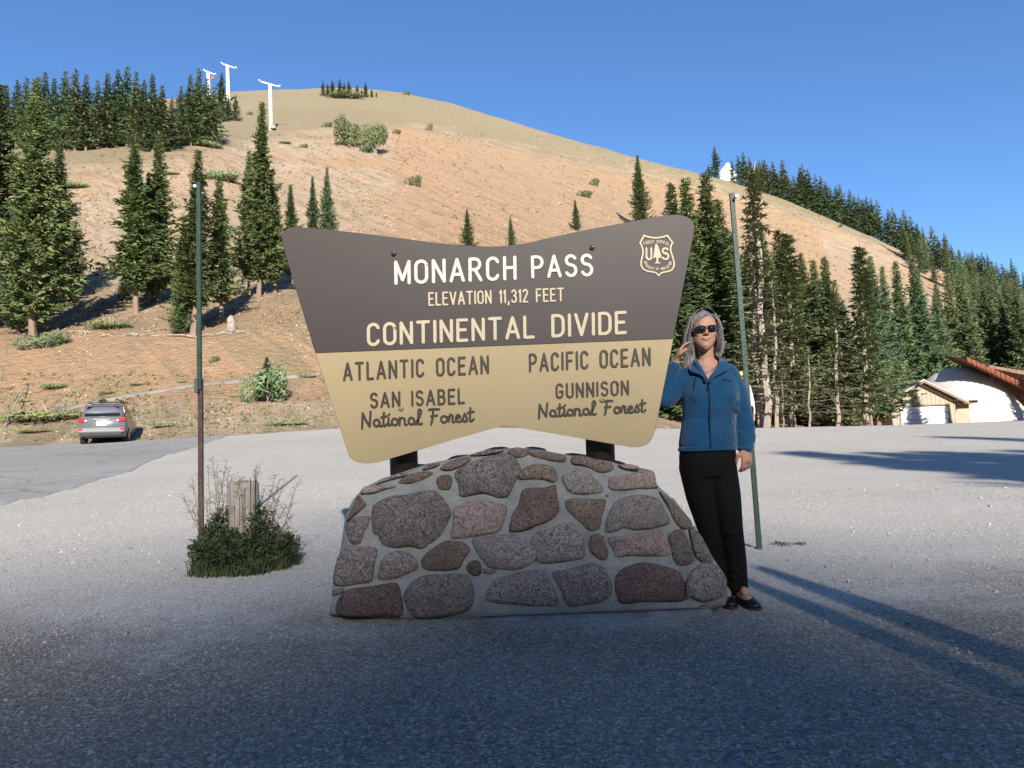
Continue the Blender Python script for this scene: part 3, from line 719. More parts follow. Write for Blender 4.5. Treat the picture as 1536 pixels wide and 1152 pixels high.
tag(scatter('dry_grass', 8000, (0, 200, 1420, 440), .19, M_TUFT, 'tuft', 3), 'dry grass tufts dotted over the slope', 'grass')
tag(scatter('green_grass', 1500, (0, 560, 520, 662), .16, M_GTUFT, 'tuft', 4), 'green weeds along the road edge', 'grass')
tag(scatter('bench_grass', 900, (0, 430, 520, 505), .2, M_TUFT, 'tuft', 5), 'yellow grass on the bench between spruces', 'grass')
tag(scatter('slope_stones', 1500, (0, 300, 1300, 660), .07, M_PEB, 'rock', 6), 'small loose stones on the slope', 'stones')
tag(scatter('scree', 700, (380, 200, 1250, 420), .18, M_RUST, 'rock', 9), 'rusty scree stones on the slope', 'stones')
# pipe-like grey path line across the cut
M_PATH = mat('grey_track_dust', (.225, .195, .165), .9, .3, 9, .2, 1)
V = []; F = []
L1 = [(-120,634),(0,628),(60,622),(110,612),(150,603),(220,590),(300,578),(380,571),(440,566),(480,560)]
k = 0
for x in range(-120, 481, 6):
    y = float(np.interp(x, [p[0] for p in L1], [p[1] for p in L1]))
    p = hit(x, y); 
    y += 1.2*noise.noise(Vector((x*.02, 5, 0)))
    q1, q2, q3 = hit(x, y+2.2), hit(x, y), hit(x, y-2.0-.8*noise.noise(Vector((x*.05, 1, 0)))); V += [q1+Vector((0, 0, .02)), q2+Vector((0, -.04, .09)), q3+Vector((0, -.04, .07)), q3+Vector((0, .3, -.1))]
    if k: 
        b = 4*k
        for q in range(3): F.append((b-4+q, b+q, b+1+q, b-3+q))
    k += 1
me = bpy.data.meshes.new('footpath'); me.from_pydata([tuple(v) for v in V], [], F); tag(link('path', me, M_PATH, None, True), 'narrow grey track across the road cut', kind='structure')
# logs and stump on the bench
for (x0, y0, x1, y1, r, lb) in [(98,500,300,509,.09,'longest grey fallen log along the top of the road cut'),(150,506,240,503,.045,'shorter grey log lying beside the longest one'),(302,506,372,500,.05,'grey fallen log near the dead stump'),(8,640,42,575,.045,'thin dark fallen branch on the bank at the left edge'),(118,552,130,548,.03,'short dark stick on the orange cut')]:
    p0, p1 = hit(x0, y0), hit(x1, y1); m_ = MB(); n_ = 8
    pts = [p0.lerp(p1, i/n_) for i in range(n_+1)]
    pts = [Vector((p.x, p.y, p.z + r*1.2 + .05*math.sin(i*2.1))) for i, p in enumerate(pts)]
    for i in range(1, n_):
        q = hit(*proj(pts[i])); pts[i].z = max(pts[i].z, q.z + r*.6 if abs(q.y-pts[i].y) < 3 else pts[i].z)
    m_.tube(pts, [r*(1-.4*i/n_) for i in range(n_+1)], 6)
    for i in range(2, n_-1, 2): m_.tube([pts[i], pts[i]+Vector((random.uniform(-.3, .3), -.2, random.uniform(.1, .45)))], [r*.35, r*.1], 4)
    tag(m_.build('fallen_log', M_DBARK, None, True), lb, 'log', 'fallen wood on the bank')
b = hit(347, 498); m_ = MB(); hh = at(348, 473, b.y).z - b.z
m_.tube([b-Vector((0,0,.1)), b+Vector((.03,0,hh*.4)), b+Vector((-.05,0,hh*.8)), b+Vector((.02,0,hh))], [.42,.30,.24,.08], 8)
for a_ in range(4): m_.tube([b+Vector((0,0,.15)), b+Vector((.8*math.cos(a_*1.7), .5*math.sin(a_*1.7), -.05))], [.14,.03], 5)
tag(m_.build('dead_stump', M_DBARK, None, True), 'pale weathered stump on the bench right of the left green post', 'stump')
# cloud
m_ = MB(); C0 = at(1091, 254, 2600)
for dx, dz, r in [(0,0,16),(-9,-14,20),(8,-16,18),(2,14,11),(-12,-30,26),(12,-32,24)]: m_.ellipsoid(C0+Vector((dx,0,dz)), (r,r,r*1.1), 14, 9)
M_CLOUD = mat('cloud_white', (.85,.87,.9), 1.0, 0)
link('cloud', remeshed(m_, 4.0, 6), M_CLOUD, None, True); tag(bpy.data.objects['cloud'], 'small white cloud behind the ridge spruces', kind='structure')
# ---------------------------------------------------------------- lift towers
M_STEEL = mat('dark_steel', (.08, .08, .085), .5, metal=.6)
for i, (x, yb, yt, x0, x1, lb) in enumerate([(407,195,124,391,418,'nearest white ski lift tower, standing above the tall slim spruce'),(343,152,97,334,353,'white ski lift tower in the middle of the three, on the skyline'),(314,142,107,307,322,'farthest and leftmost white ski lift tower beside a red ball')]):
    b = hit(x, yb) if i == 0 else hit(x, yb); o = empty('lift_tower', b, 0, lb, 'lift tower', 'white lift towers up the hill')
    T = at(x-2, yt+3, b.y); k = b.y/FPX; m_ = MB(); m_.tube([b-Vector((0,0,1)), T], [3.2*k, 2.3*k], 10); m_.build('pole', M_WHITE, o, True)
    m_ = MB(); A = at(x0+2, yt+1.5, b.y); B = at(x1-1, yt+3.5, b.y); A.y -= 1; B.y += 1
    m_.tube([A, B], 1.35*k, 6); m_.build('crossarm', M_WHITE, o, True)
    for s_, Q in ((-1, A), (1, B)):
        m_ = MB(); m_.box(Q+Vector((s_*.25, 0, .18+.1*(s_ < 0))), (2.6*k, 5*k, 1.1*k), 0, rot=Matrix.Rotation(.35 if s_ < 0 else -.5, 3, 'Y')); m_.build('sheave_bar', M_WHITE, o)
    if i == 0:
        m_ = MB(); m_.box(b+Vector((.6, -.3, .5)), (1.3, 1.2, .9), .2); m_.build('footing', M_STEEL, o)
    else:
        m_ = MB(); m_.box(b+Vector((0, -.2, .3)), (6*k, 5*k, 5*k), .2, bev=.1); m_.build('footing', M_WHITE, o)
b = at(319, 117, hit(314, 142).y-1); m_ = MB(); m_.ellipsoid(b, (.72,.5,.72), 12, 8); o = m_.build('marker_ball', M_REDBALL, None, True); tag(o, 'red orange ball hanging at the farthest lift tower', 'ball')

# ---------------------------------------------------------------- garage, dome, red roof
def board_mat(name, colr):
    n_ = NT(name); n_.col(n_.mix(n_.ramp(n_.noise(1.5, 5), [(.3, 0), (.7, 1)]), colr, tuple(c*.82 for c in colr))); n_.bump(n_.noise(30, 4), .2, .01); return n_.m
M_SIDING = board_mat('tan_board_siding', (.42, .345, .265)); M_TRIM = mat('brown_trim', (.22, .16, .11), .8); M_DOME = mat('white_dome_coating', (.48, .45, .405), .8, .25, .8, .10, .5)
M_ROOFP = mat('pale_metal_roof', (.50, .455, .41), .6, 0, 1, .08, 1); M_DOORW = mat('white_garage_door', (.60, .62, .66), .6)
GD = 68.0; gz = at(1400, 650, GD).z - .6
def gx(px, d=GD): return at(px, 600, d).x
ga = empty('garage', Vector((gx(1385), GD, gz)), 0, 'tan board garage with low gable roof and white door in front of the dome', 'garage')
xl, xr = gx(1336), gx(1432); xap = gx(1382); zw = at(1400, 600, GD).z; zap = at(1382, 573, GD).z
wall = MB(); t_ = .15
def wp(x, z, y=GD): return Vector((x, y, z))
dl, dr_ = gx(1349), gx(1422); dtop = at(1385, 609, GD).z
for poly_ in ([(xl, gz), (dl, gz), (dl, zw), (xl, zw)], [(dr_, gz), (xr, gz), (xr, zw), (dr_, zw)], [(dl, dtop), (dr_, dtop), (dr_, zw), (dl, zw)], [(xl, zw), (xr, zw), (xap, zap)]):
    wall.prism([wp(x, z) for x, z in poly_], (0, .2, 0))
wall.prism([Vector((xr-.2, GD+.2, gz)), Vector((xr-.2, GD+8, gz)), Vector((xr-.2, GD+8, zw)), Vector((xr-.2, GD+.2, zw))], (.2, 0, 0))
wall.prism([Vector((xl, GD+.2, gz)), Vector((xl, GD+8, gz)), Vector((xl, GD+8, zw)), Vector((xl, GD+.2, zw))], (.2, 0, 0))
wall.build('wall', M_SIDING, ga, fixn=True)
x = xl + .1; k = 0
while x < xr:
    top = zw if not True else zw + (zap-zw)*(1-abs(x-xap)/((xap-xl) if x < xap else (xr-xap)))
    bot = gz if (x < dl or x > dr_) else dtop+.12
    if top-.15 > bot:
        m_ = MB(); m_.box((x, GD-.02, (top-.15+bot)/2), (.05, .04, top-.15-bot)); m_.build('batten', M_SIDING, ga)
    x += .42
dh = (dtop-gz)/5
for i in range(5):
    m_ = MB(); m_.box(((dl+dr_)/2, GD+.14, gz+dh*(i+.5)), (dr_-dl-.06, .06, dh-.04), bev=.02); m_.build('door_panel', M_DOORW, ga)
m_ = MB(); m_.box(((dl+dr_)/2, GD-.03, dtop+.06), (dr_-dl+.3, .06, .12)); m_.box((dr_+.07, GD-.03, (dtop+gz)/2), (.12, .06, dtop-gz)); m_.box((dl-.07, GD-.03, (dtop+gz)/2), (.12, .06, dtop-gz)); m_.build('door_trim', M_TRIM, ga)
sl = (zap-zw)/(xr-xap); e_ = .9
zl_ = (zap-zw)/(xap-xl)
for s_, xe, slp, nm in ((1, xr+e_, sl, 'roof'), (-1, xl-.5, zl_, 'roof')):
    ze = zap - slp*abs(xe-xap)
    m_ = MB(); m_.prism([Vector((xap, GD-.7, zap+.12)), Vector((xe, GD-.7, ze+.12)), Vector((xe, GD+8.5, ze+.12)), Vector((xap, GD+8.5, zap+.12))], (0, 0, .10)); r_ = m_.build(nm, M_ROOFP, ga, fixn=True)
    m_ = MB(); m_.prism([Vector((xap, GD-.74, zap+.10)), Vector((xe, GD-.74, ze+.10)), Vector((xe, GD-.74, ze-.12)), Vector((xap, GD-.74, zap-.12))], (0, .05, 0)); m_.build('fascia', M_TRIM, r_, fixn=True)
xs2, xe2 = gx(1433), gx(1462)
m_ = MB(); m_.box(((xs2+xe2)/2, GD+2.2, (gz+zw)/2-.1), (xe2-xs2, 2.5, zw-gz-.2)); m_.build('side_room', M_SIDING, ga)
m_ = MB(); m_.box(((xs2+xe2)/2+.25, GD+.75, zw-.12), (xe2-xs2+.9, 2.4, .16)); m_.build('side_roof', M_ROOFP, ga)
m_ = MB(); m_.box(((xs2+xe2)/2+.1, GD+.95, zw-.34), (xe2-xs2+.3, 2.0, .25)); m_.build('eave_board', M_TRIM, ga)
m_ = MB(); m_.box((gx(1440), GD+.90, at(1440, 612, GD).z), (.28, .12, .4), bev=.03); m_.build('wall_lamp', M_TRIM, ga)
# dome
DD = 79.0; zc = gz; cxd = gx(1478, DD); Rw = gx(1560, DD)-cxd; Hd = at(1462, 546, DD).z - zc
rings = []; n_ = 48
prof = [(1.0, -.1), (.99, .12), (.95, .30), (.88, .46), (.78, .61), (.65, .745), (.50, .855), (.36, .92), (.22, .965), (.10, .99), (.03, 1.0)]
for r, hgt in prof:
    rings.append([Vector((cxd - (1.2*(hgt) if hgt > 0 else 0) + Rw*1.02*r*math.cos(a_), DD + 6*r*math.sin(a_)+3, zc+Hd*hgt)) for a_ in np.linspace(0, 2*math.pi, n_, endpoint=False)])
m_ = MB(); m_.loft(rings); m_.build('dome_building', M_DOME, None, True, True); tag(bpy.data.objects['dome_building'], 'large white dome shaped building behind the tan garage', 'dome')
# rust red roof rising beyond the dome
M_REDR = mat('rust_red_roof', (.19, .055, .028), .7, .4, 4, .35, 2); M_BRP = mat('brown_planks', (.22, .14, .10), .9, .3, 6, .3, 2)
rd = 76.0; A = at(1450, 535, rd); B = at(1540, 577, rd); B2 = at(1640, 622, rd)
ro = empty('red_roofed_building', Vector((A.x+6, rd+3, gz)), 0, 'low building with rust red roof slanting down behind the dome at the right edge', 'building')
nrib = 26
for i in range(nrib):
    p0 = A.lerp(B2, i/nrib); p1 = A.lerp(B2, (i+.86)/nrib)
    m_ = MB(); q = [p0, p1, p1-Vector((0, 0, .58+.3*i/nrib)), p0-Vector((0, 0, .42+.3*i/nrib))]
    m_.prism(q, (0, .35, 0)); m_.build('roof_board', M_REDR, ro, fixn=True)
m_ = MB(); m_.prism([A+Vector((0,.4,-.1)), B2+Vector((0,.4,-.1)), B2+Vector((3,9,.2)), A+Vector((3,9,1.2))], (0,0,-.15)); m_.build('roof', M_BRP, ro, fixn=True)
m_ = MB(); m_.prism([A+Vector((4,2.5,-1.6)), B2+Vector((2,2.5,-1.0)), Vector((B2.x+2, rd+2.5, gz)), Vector((A.x+4, rd+2.5, gz))], (0,.2,0)); m_.build('wall', M_BRP, ro, fixn=True)
C1, C2 = at(1484, 548, 84), at(1600, 566, 84)
m_ = MB(); m_.prism([C1, C2, C2-Vector((0,0,.7)), C1-Vector((0,0,.3))], (0,4,.3)); m_.build('rear_roof', M_BRP, ro, fixn=True)

# ---------------------------------------------------------------- car
M_CAR = mat('grey_metallic_paint', (.16, .165, .18), .32, metal=.35, spec=.5, coat=.5); M_GLASS = mat('dark_window_glass', (.012, .013, .015), .06, spec=.6)
M_TYRE = mat('tyre_rubber', (.025, .025, .025), .9); M_RIM = mat('alloy_rim', (.45, .45, .46), .35, metal=.8); M_RED = mat('red_lens', (.55, .01, .012), .25, spec=.5); M_CLEARL = mat('clear_lens', (.7, .7, .72), .2, spec=.6)
M_PLATE = mat('white_plate', (.78, .8, .84), .5); M_BLKP = mat('black_plastic', (.03, .03, .032), .6)
cb = at(152.5, 670, 30.0); cz = G(cb.x, cb.y)+.025
yaw = math.radians(21)
car = empty('parked_car', (cb.x, cb.y, cz), yaw, 'grey station wagon parked at the road edge on the left, seen from behind', 'car')
car.scale = (1, 1, 1.07); CMW = Matrix.Translation((cb.x, cb.y, cz)) @ Matrix.Rotation(yaw, 4, 'Z')
def carpart(m_, name, mt, parent=car, smooth=False):
    me_ = m_.mesh(name); me_.materials.append(mt); 
    bm = bmesh.new(); bm.from_mesh(me_); bmesh.ops.recalc_face_normals(bm, faces=bm.faces); bm.to_mesh(me_); bm.free()
    if smooth: me_.polygons.foreach_set('use_smooth', [True]*len(me_.polygons))
    o = bpy.data.objects.new(name, me_); COL.objects.link(o); o.parent = parent; return o
def sect(y, pts):   # mirrored section, pts (x,z) from bottom to top
    return [Vector((x, y, z)) for x, z in pts] + [Vector((-x, y, z)) for x, z in reversed(pts)]
bodyS = [(0, [(.60,.42),(.80,.44),(.85,.62),(.86,.80),(.84,.98),(.74,1.02),(.4,1.03)]), (.10,[(.60,.30),(.86,.34),(.90,.60),(.905,.80),(.89,.98),(.79,1.06),(.4,1.07)]), (.5,[(.6,.24),(.86,.26),(.91,.60),(.915,.82),(.89,.98),(.80,1.05),(.4,1.06)]),
 (2.4,[(.6,.24),(.86,.26),(.91,.58),(.915,.80),(.89,.95),(.80,1.01),(.4,1.02)]), (3.3,[(.6,.24),(.86,.26),(.91,.58),(.91,.78),(.88,.92),(.76,.99),(.4,1.02)]), (4.3,[(.6,.24),(.84,.28),(.88,.55),(.87,.70),(.82,.80),(.68,.86),(.4,.90)]), (4.68,[(.5,.28),(.70,.32),(.76,.50),(.74,.60),(.66,.68),(.55,.72),(.3,.74)])]
m_ = MB(); m_.loft([sect(y, p) for y, p in bodyS]); bd = carpart(m_, 'body', M_CAR, smooth=True)
cab = [(.12,[(.78,1.0),(.76,1.08),(.70,1.25),(.4,1.27)]),(.42,[(.80,1.0),(.77,1.2),(.68,1.50),(.35,1.55)]),(.9,[(.81,1.0),(.78,1.2),(.66,1.56),(.35,1.61)]),(2.2,[(.81,1.0),(.78,1.2),(.65,1.57),(.35,1.62)]),(2.75,[(.80,.98),(.77,1.15),(.66,1.48),(.35,1.53)]),(3.55,[(.76,.95),(.74,.98),(.70,1.0),(.4,1.02)])]
m_ = MB(); m_.loft([sect(y, p) for y, p in cab]); carpart(m_, 'cabin', M_CAR, smooth=True)
m_ = MB(); m_.prism([(.66,.085,1.10),(-.66,.085,1.10),(-.585,.385,1.47),(.585,.385,1.47)], (0,-.035,.02)); carpart(m_, 'rear_window', M_GLASS)
for s_ in (1, -1):
    for y0, y1, nm in ((.55, 1.25, 'side_window'), (1.32, 2.1, 'side_window'), (2.17, 2.85, 'side_window')):
        m_ = MB(); t0 = 1.50 if y1 < 2.8 else 1.38
        m_.prism([(s_*.80, y0, 1.06), (s_*.80, y1+.05*(y1 > 2.8)*4, 1.06), (s_*.70, y1, t0), (s_*.70, y0+.08, 1.49)], (s_*.012, 0, .006)); carpart(m_, nm, M_GLASS)
m_ = MB(); m_.box((0, -.03, .52), (1.72, .16, .20), bev=.05); carpart(m_, 'bumper', mat('bumper_grey', (.20, .205, .215), .5))
m_ = MB(); m_.box((0, -.01, .36), (1.5, .12, .14), bev=.03); carpart(m_, 'lower_valance', M_BLKP)
m_ = MB(); m_.box((0, -.035, .80), (.40, .03, .19), bev=.008); carpart(m_, 'number_plate', M_PLATE)
m_ = MB(); m_.box((0, -.03, .955), (.62, .05, .035), bev=.01); carpart(m_, 'chrome_strip', M_RIM)
for s_ in (1, -1):
    m_ = MB(); m_.box((s_*.745, .01, .93), (.27, .14, .16), bev=.03); tl = carpart(m_, 'tail_light', M_RED)
    m_ = MB(); m_.box((s_*.60, -.02, .90), (.10, .08, .08), bev=.02); carpart(m_, 'reverse_lamp', M_CLEARL, tl)
    m_ = MB(); m_.box((s_*.76, -.105, .56), (.13, .03, .09), bev=.01); carpart(m_, 'reflector', M_RED)
    m_ = MB(); m_.tube([(s_*.62, .55, 1.63), (s_*.62, .7, 1.67), (s_*.62, 2.2, 1.67), (s_*.62, 2.4, 1.62)], .02, 6); carpart(m_, 'roof_rail', M_BLKP)
    m_ = MB(); m_.box((s_*1.0, 2.75, 1.08), (.20, .09, .14), bev=.03); carpart(m_, 'mirror', M_CAR)
    for y in (.86, 3.72):
        m_ = MB(); m_.tube([(s_*.69, y, .34), (s_*.715, y, .34), (s_*.89, y, .34), (s_*.915, y, .34)], [.30, .335, .335, .30], 24); wh = carpart(m_, 'wheel', M_TYRE, smooth=False)
        m_ = MB(); m_.tube([(s_*.90, y, .34), (s_*.925, y, .34)], [.21, .20], 16); carpart(m_, 'rim', M_RIM, wh)
m_ = MB(); m_.tube([(-.62,.95,1.69),(.62,.95,1.69)], .022, 6); m_.tube([(-.62,1.95,1.69),(.62,1.95,1.69)], .022, 6); carpart(m_, 'roof_bar', M_BLKP)
m_ = MB(); m_.box((-.22, 1.4, 1.76), (.22, .5, .10), bev=.03); m_.tube([(-.3,1.0,1.72),(-.15,1.1,1.86),(0,1.3,1.76)], .025, 6); carpart(m_, 'rack_mount', M_BLKP)
m_ = MB(); m_.tube([(.35,1.0,1.84),(.5,1.1,1.78),(.75,1.9,1.70)], .025, 6); carpart(m_, 'rack_mount', M_BLKP)

# ---------------------------------------------------------------- marker posts
M_GPOST = mat('green_painted_steel', (.011, .034, .024), .5, .2, 40, .25, 8); M_RPOST = mat('rusty_brown_steel', (.042, .025, .022), .7, .4, 60, .4, 10)
def post(px0, py0, d, px1, py1, lb, split=None):
    b = at(px0, py0, d); b = Vector((b.x, d, G(b.x, d)-.05)); tp = at(px1, py1, d); o = empty('marker_post', b, 0, lb, 'post', 'tall thin snow marker posts')
    def chan(p, q, w_, name, mt):
        m_ = MB(); t_ = .006
        for dx, dy, sx, sy in ((0, 0, w_, t_), (-w_/2+t_/2, .0135, t_, .021), (w_/2-t_/2, .0135, t_, .021)):
            P = [Vector((dx-sx/2, dy-sy/2, 0)), Vector((dx+sx/2, dy-sy/2, 0)), Vector((dx+sx/2, dy+sy/2, 0)), Vector((dx-sx/2, dy+sy/2, 0))]
            m_.loft([[p+v for v in P], [q+v for v in P]])
        return m_.build(name, mt, o, fixn=True)
    if split:
        mid = at(split[0], split[1], d)
        chan(b, mid+Vector((0, 0, .06)), .042, 'lower_post', M_RPOST); chan(mid+Vector((0, -.022, -.04)), tp+Vector((0, -.022, 0)), .038, 'upper_post', M_GPOST)
        m_ = MB(); m_.box(at(split[0]-3, split[1]+1, d)+Vector((0, -.03, 0)), (.035, .03, .13), bev=.006); m_.build('splice_bracket', M_STEEL, o)
    else: chan(b, tp, .040, 'upright', M_GPOST)
    c_ = at(px1+(-3 if split else 4), py1+(8 if split else 8), d); m_ = MB(); m_.tube([c_+Vector((0, -.06, 0)), c_+Vector((0, 0, 0))], .014, 8); m_.build('reflector_button', M_WHITE, o)
    return o
post(301, 825, 6.5, 299, 274, 'tall thin post at the left, green above and rusty brown below, rising from the weeds', (300, 578))
post(1139, 812, 6.1, 1098, 289, 'tall thin green post leaning slightly behind the woman')
# two unseen posts added behind the viewpoint to cast the foreground shadow bands
for (x, y, hgt, r) in ((3.55, -5.0, 4.72, .11), (3.20, -4.8, 4.55, .085)):
    m_ = MB(); m_.tube([(x, y, G(x, y)-.1), (x, y, hgt-.5), (x, y, hgt)], [r*1.25, r, r*.5], 8); tag(m_.build('shadow_post', M_DBARK), 'unseen shadow casting post added behind the viewpoint, the ' + ('thicker' if r > .1 else 'thinner') + ' of two', 'post', 'unseen shadow casting posts')
for (x, y, hgt, wd) in ((15.0, -20, 19.9, 2.6), (16.9, -21, 19.7, 2.5), (20.6, -25, 21.0, 2.2), (18.5, -23, 20.5, 2.4), (26, -30, 27.5, 1.6), (38, -34, 31, 1.6)):
    tree_at(Vector((x, y, -.9)), hgt, wd, NEAR[0 if x < 20 else 2], 'spruce standing behind the viewpoint', 'spruces behind the viewpoint')

# ---------------------------------------------------------------- wooden post with weeds
M_WOODP = None
n_ = NT('weathered_post_wood'); sc_ = n_.noise(6, 6, .7, vec=n_.mapping((6, 6, .7)))
c = n_.ramp(sc_, [(.3, (.17, .155, .13)), (.6, (.30, .275, .235)), (.8, (.38, .35, .30))]); c = n_.mix(n_.ramp(n_.noise(4, 4), [(.56, 0), (.74, .45)]), c, (.22, .11, .045))
n_.col(c); n_.bump(sc_, .8, .02); M_WOODP = n_.m
pd = 5.75; pb = at(368, 825, pd); pz = G(pb.x, pd); ptop = at(366, 722, pd).z; pr_ = 22/FPX*pd
wpst = empty('wooden_bollard', (pb.x, pd, pz), 0, 'short weathered round wooden post standing in dark weeds', 'post')
m_ = MB(); rings = []
for z, rr in ((-.1, 1.06), (.1, 1.04), (.3, 1.0), (ptop-pz-.05, .97), (ptop-pz-.02, .95), (ptop-pz, .86), (ptop-pz-.004, .4)):
    rings.append([Vector((pb.x - .01*z + pr_*rr*(1+.03*noise.noise(Vector((math.cos(a_)*1.5, math.sin(a_)*1.5, z))))*math.cos(a_), pd + pr_*rr*math.sin(a_), pz+z+(.006*math.cos(a_*3) if z > .3 else 0))) for a_ in np.linspace(0, 2*math.pi, 28, endpoint=False)])
m_.loft(rings); m_.build('timber', M_WOODP, wpst, True, True)
for k in range(5):
    a_ = -1.9+.35*k; m_ = MB(); m_.box((pb.x+pr_*.985*math.cos(a_), pd+pr_*.985*math.sin(a_), pz+.35+.05*k), (.004, .006, .3+.04*k)); m_.build('drying_crack', M_BLKP, wpst)
def weeds(name, cx, cy, rx, ry, nbl, hmin, hmax, seed, label, cat, stalks=()):
    R = random.Random(seed); o = empty(name, (cx, cy, G(cx, cy)), 0, label, cat); V = []; F = []
    for i in range(nbl):
        a_ = R.uniform(0, 6.283); r = math.sqrt(R.random()); rj = 1+.35*noise.noise(Vector((math.cos(a_)*2.2, math.sin(a_)*2.2, seed))) + R.uniform(-.12, .12)*(r > .8); x = cx+rx*r*rj*math.cos(a_); y = cy+ry*r*rj*math.sin(a_); z = G(x, y)
        hgt = R.uniform(hmin, hmax)*(1.1-.6*r); ln = Vector((math.cos(a_)*r*.25+R.uniform(-.75, .75), R.uniform(-.6, .6), 1)); hgt *= .55+.9*max(0, .5+noise.noise(Vector((x*7, y*7, seed))))
        p = Vector((x, y, z-.01)); wd = R.uniform(.002, .0060); sd_ = Vector((R.uniform(-1, 1), R.uniform(-.4, .4), 0)).normalized()*wd
        bend = Vector((ln.x, ln.y, 0))*hgt*R.uniform(.1, .8); b = len(V)
        for t in (0, .45, .8):
            q = p + Vector((0, 0, hgt*t)) + bend*t*t + Vector((ln.x, ln.y, 0))*hgt*.3*t; V += [q-sd_*(1-t*.6), q+sd_*(1-t*.6)]
        V.append(p+Vector((0, 0, hgt*.95))+bend*1.25+Vector((ln.x, ln.y, 0))*hgt*.3)
        F += [(b, b+1, b+3, b+2), (b+2, b+3, b+5, b+4), (b+4, b+5, b+6)]
    if nbl > 1000:
        for i in range(13000):
            a_ = R.uniform(0, 6.283); r = math.sqrt(R.random()); rj = 1+.35*noise.noise(Vector((math.cos(a_)*2.2, math.sin(a_)*2.2, seed)))
            x = cx+rx*r*rj*math.cos(a_); y = cy+ry*r*rj*math.sin(a_); mound = (.09+.34*max(0, 1-r*r)**.6)*(.55+.9*max(0, .5+noise.noise(Vector((x*6, y*6, 9)))))
            if y < pd: mound = max(mound, .24)
            p = Vector((x, y, G(x, y)+mound*R.random()**.5)); d = Vector((R.gauss(0, 1), R.gauss(0, 1), R.gauss(0, .7)+.5)).normalized(); L_ = R.uniform(.018, .055)
            s2 = d.cross(Vector((R.gauss(0, 1), R.gauss(0, 1), R.gauss(0, 1)))).normalized()*L_*.16; b = len(V); V += [p, p+d*L_*.5-s2, p+d*L_, p+d*L_*.5+s2]; F.append((b, b+1, b+2, b+3))
    me_ = bpy.data.meshes.new('grass_blades'); me_.from_pydata([tuple(v) for v in V], [], F); g_ = link('grass_blades', me_, M_GRASS, o); g_['kind'] = 'stuff'
    for (x0, y0, x1, y1, d) in stalks:
        p0 = at(x0, y0, d); p0.z = G(p0.x, d); p1 = at(x1, y1, d + R.uniform(-.1, .1)); m_ = MB(); mid = p0.lerp(p1, .5)+Vector((R.uniform(-.03, .03), 0, .03))
        m_.tube([p0, mid, p1], [.0036, .0026, .0016], 4, False); s_ = m_.build('stalk', M_SEED, o)
        V = []; F = []
        for k in range(34):
            t = R.uniform(.55, 1.0); q = mid.lerp(p1, (t-.5)*2) ; e = q + Vector((R.uniform(-1, 1), R.uniform(-1, 1), R.uniform(-.2, .9)))*.045
            dv = (e-q); sv = dv.cross(Vector((.2, 1, .1))).normalized()*.0012
            b = len(V); V += [q-sv, q+sv, e+sv, e-sv]; F.append((b, b+1, b+2, b+3))
            f2 = e + Vector((R.uniform(-.4, .4), 0, R.uniform(-.2, .6)))*.022; s2 = sv*3.0; mm = (e+f2)/2
            b = len(V); V += [e, mm-s2, f2, mm+s2]; F.append((b, b+1, b+2, b+3))
        me_ = bpy.data.meshes.new('seed_head'); me_.from_pydata([tuple(v) for v in V], [], F); link('seed_head', me_, M_SEED, s_)['kind'] = 'stuff'
    return o
R0 = random.Random(5)
stl = []
for x1, y1 in [(318,684),(312,696),(325,700),(340,690),(342,704),(332,720),(348,712),(385,700),(360,715),(388,706),(413,712),(420,718),(424,728),(408,735),(430,758),(418,745),(400,728),(436,775),(300,712),(288,716),(275,745),(433,790),(440,800),(395,745),(378,752),(352,748),(322,745),(310,752),(446,724),(362,735),(288,760),(425,808)]:
    stl.append((330+ (x1-330)*.55 + R0.uniform(-12, 12) , 835, x1, y1, 5.85+R0.uniform(-.25, .25)))
wc = at(366, 842, 5.76)
weeds('weed_clump', wc.x, 5.74, .39, .29, 2600, .06, .34, 3, 'dark clump of weeds and dry seed stalks around the wooden post', 'weeds', stl)
gp = onground(1182, 817)
weeds('grass_tuft', gp.x, gp.y, .17, .10, 260, .02, .05, 4, 'small flat tuft of green grass right of the leaning green post', 'grass')
# ---------------------------------------------------------------- stone base
OUT = [(494,922),(497,895),(500,868),(507,838),(513,808),(518,775),(528,752),(544,733),(572,718),(604,708),(640,696),(680,688),(712,680),(745,674),(776,671),(812,675),(850,682),(884,687),(920,693),(948,703),(975,709),(986,728),(1004,744),(1030,772),(1040,790),(1058,815),(1070,838),(1087,862),(1093,890),(1088,908),(1060,919),(960,922),(840,927),(720,930),(600,929)]
def fd(px, py):
    """depth of the battered front face"""
    return 4.24 - .12*(px-500)/560 + .07*max(0, (925-py))/245 + .012*noise.noise(Vector((px*.02, py*.02, 4)))
cx0, cy0 = 785, 815
dense = []
for i in range(len(OUT)):
    a_, b_ = OUT[i], OUT[(i+1) % len(OUT)]
    for k in range(4):
        t = k/4; dense.append((a_[0]+(b_[0]-a_[0])*t, a_[1]+(b_[1]-a_[1])*t))
V = []; F = []; n_ = len(dense); base_o = None
fr_ = at(785, 925, 4.0); BASE = empty('stone_base', (fr_.x, 4.4, G(fr_.x, 4.4)), 0, 'mound of granite stones set in grey mortar carrying the sign', 'stone base')
levels = [(.02, 0), (.2, 0), (.4, 0), (.6, 0), (.78, 0), (.9, .0), (.965, .012), (1.0, .05)]
for s_, back in levels:
    for (x, y) in dense:
        px, py = cx0+(x-cx0)*s_, cy0+(y-cy0)*s_; p = at(px, py, fd(px, py)+back)
        p.y += .010*noise.fractal(Vector((p.x*5, p.z*5, 1)), 1, 2, 4); V.append(p)
yb_ = [.14, .3, .5, .7, .85]
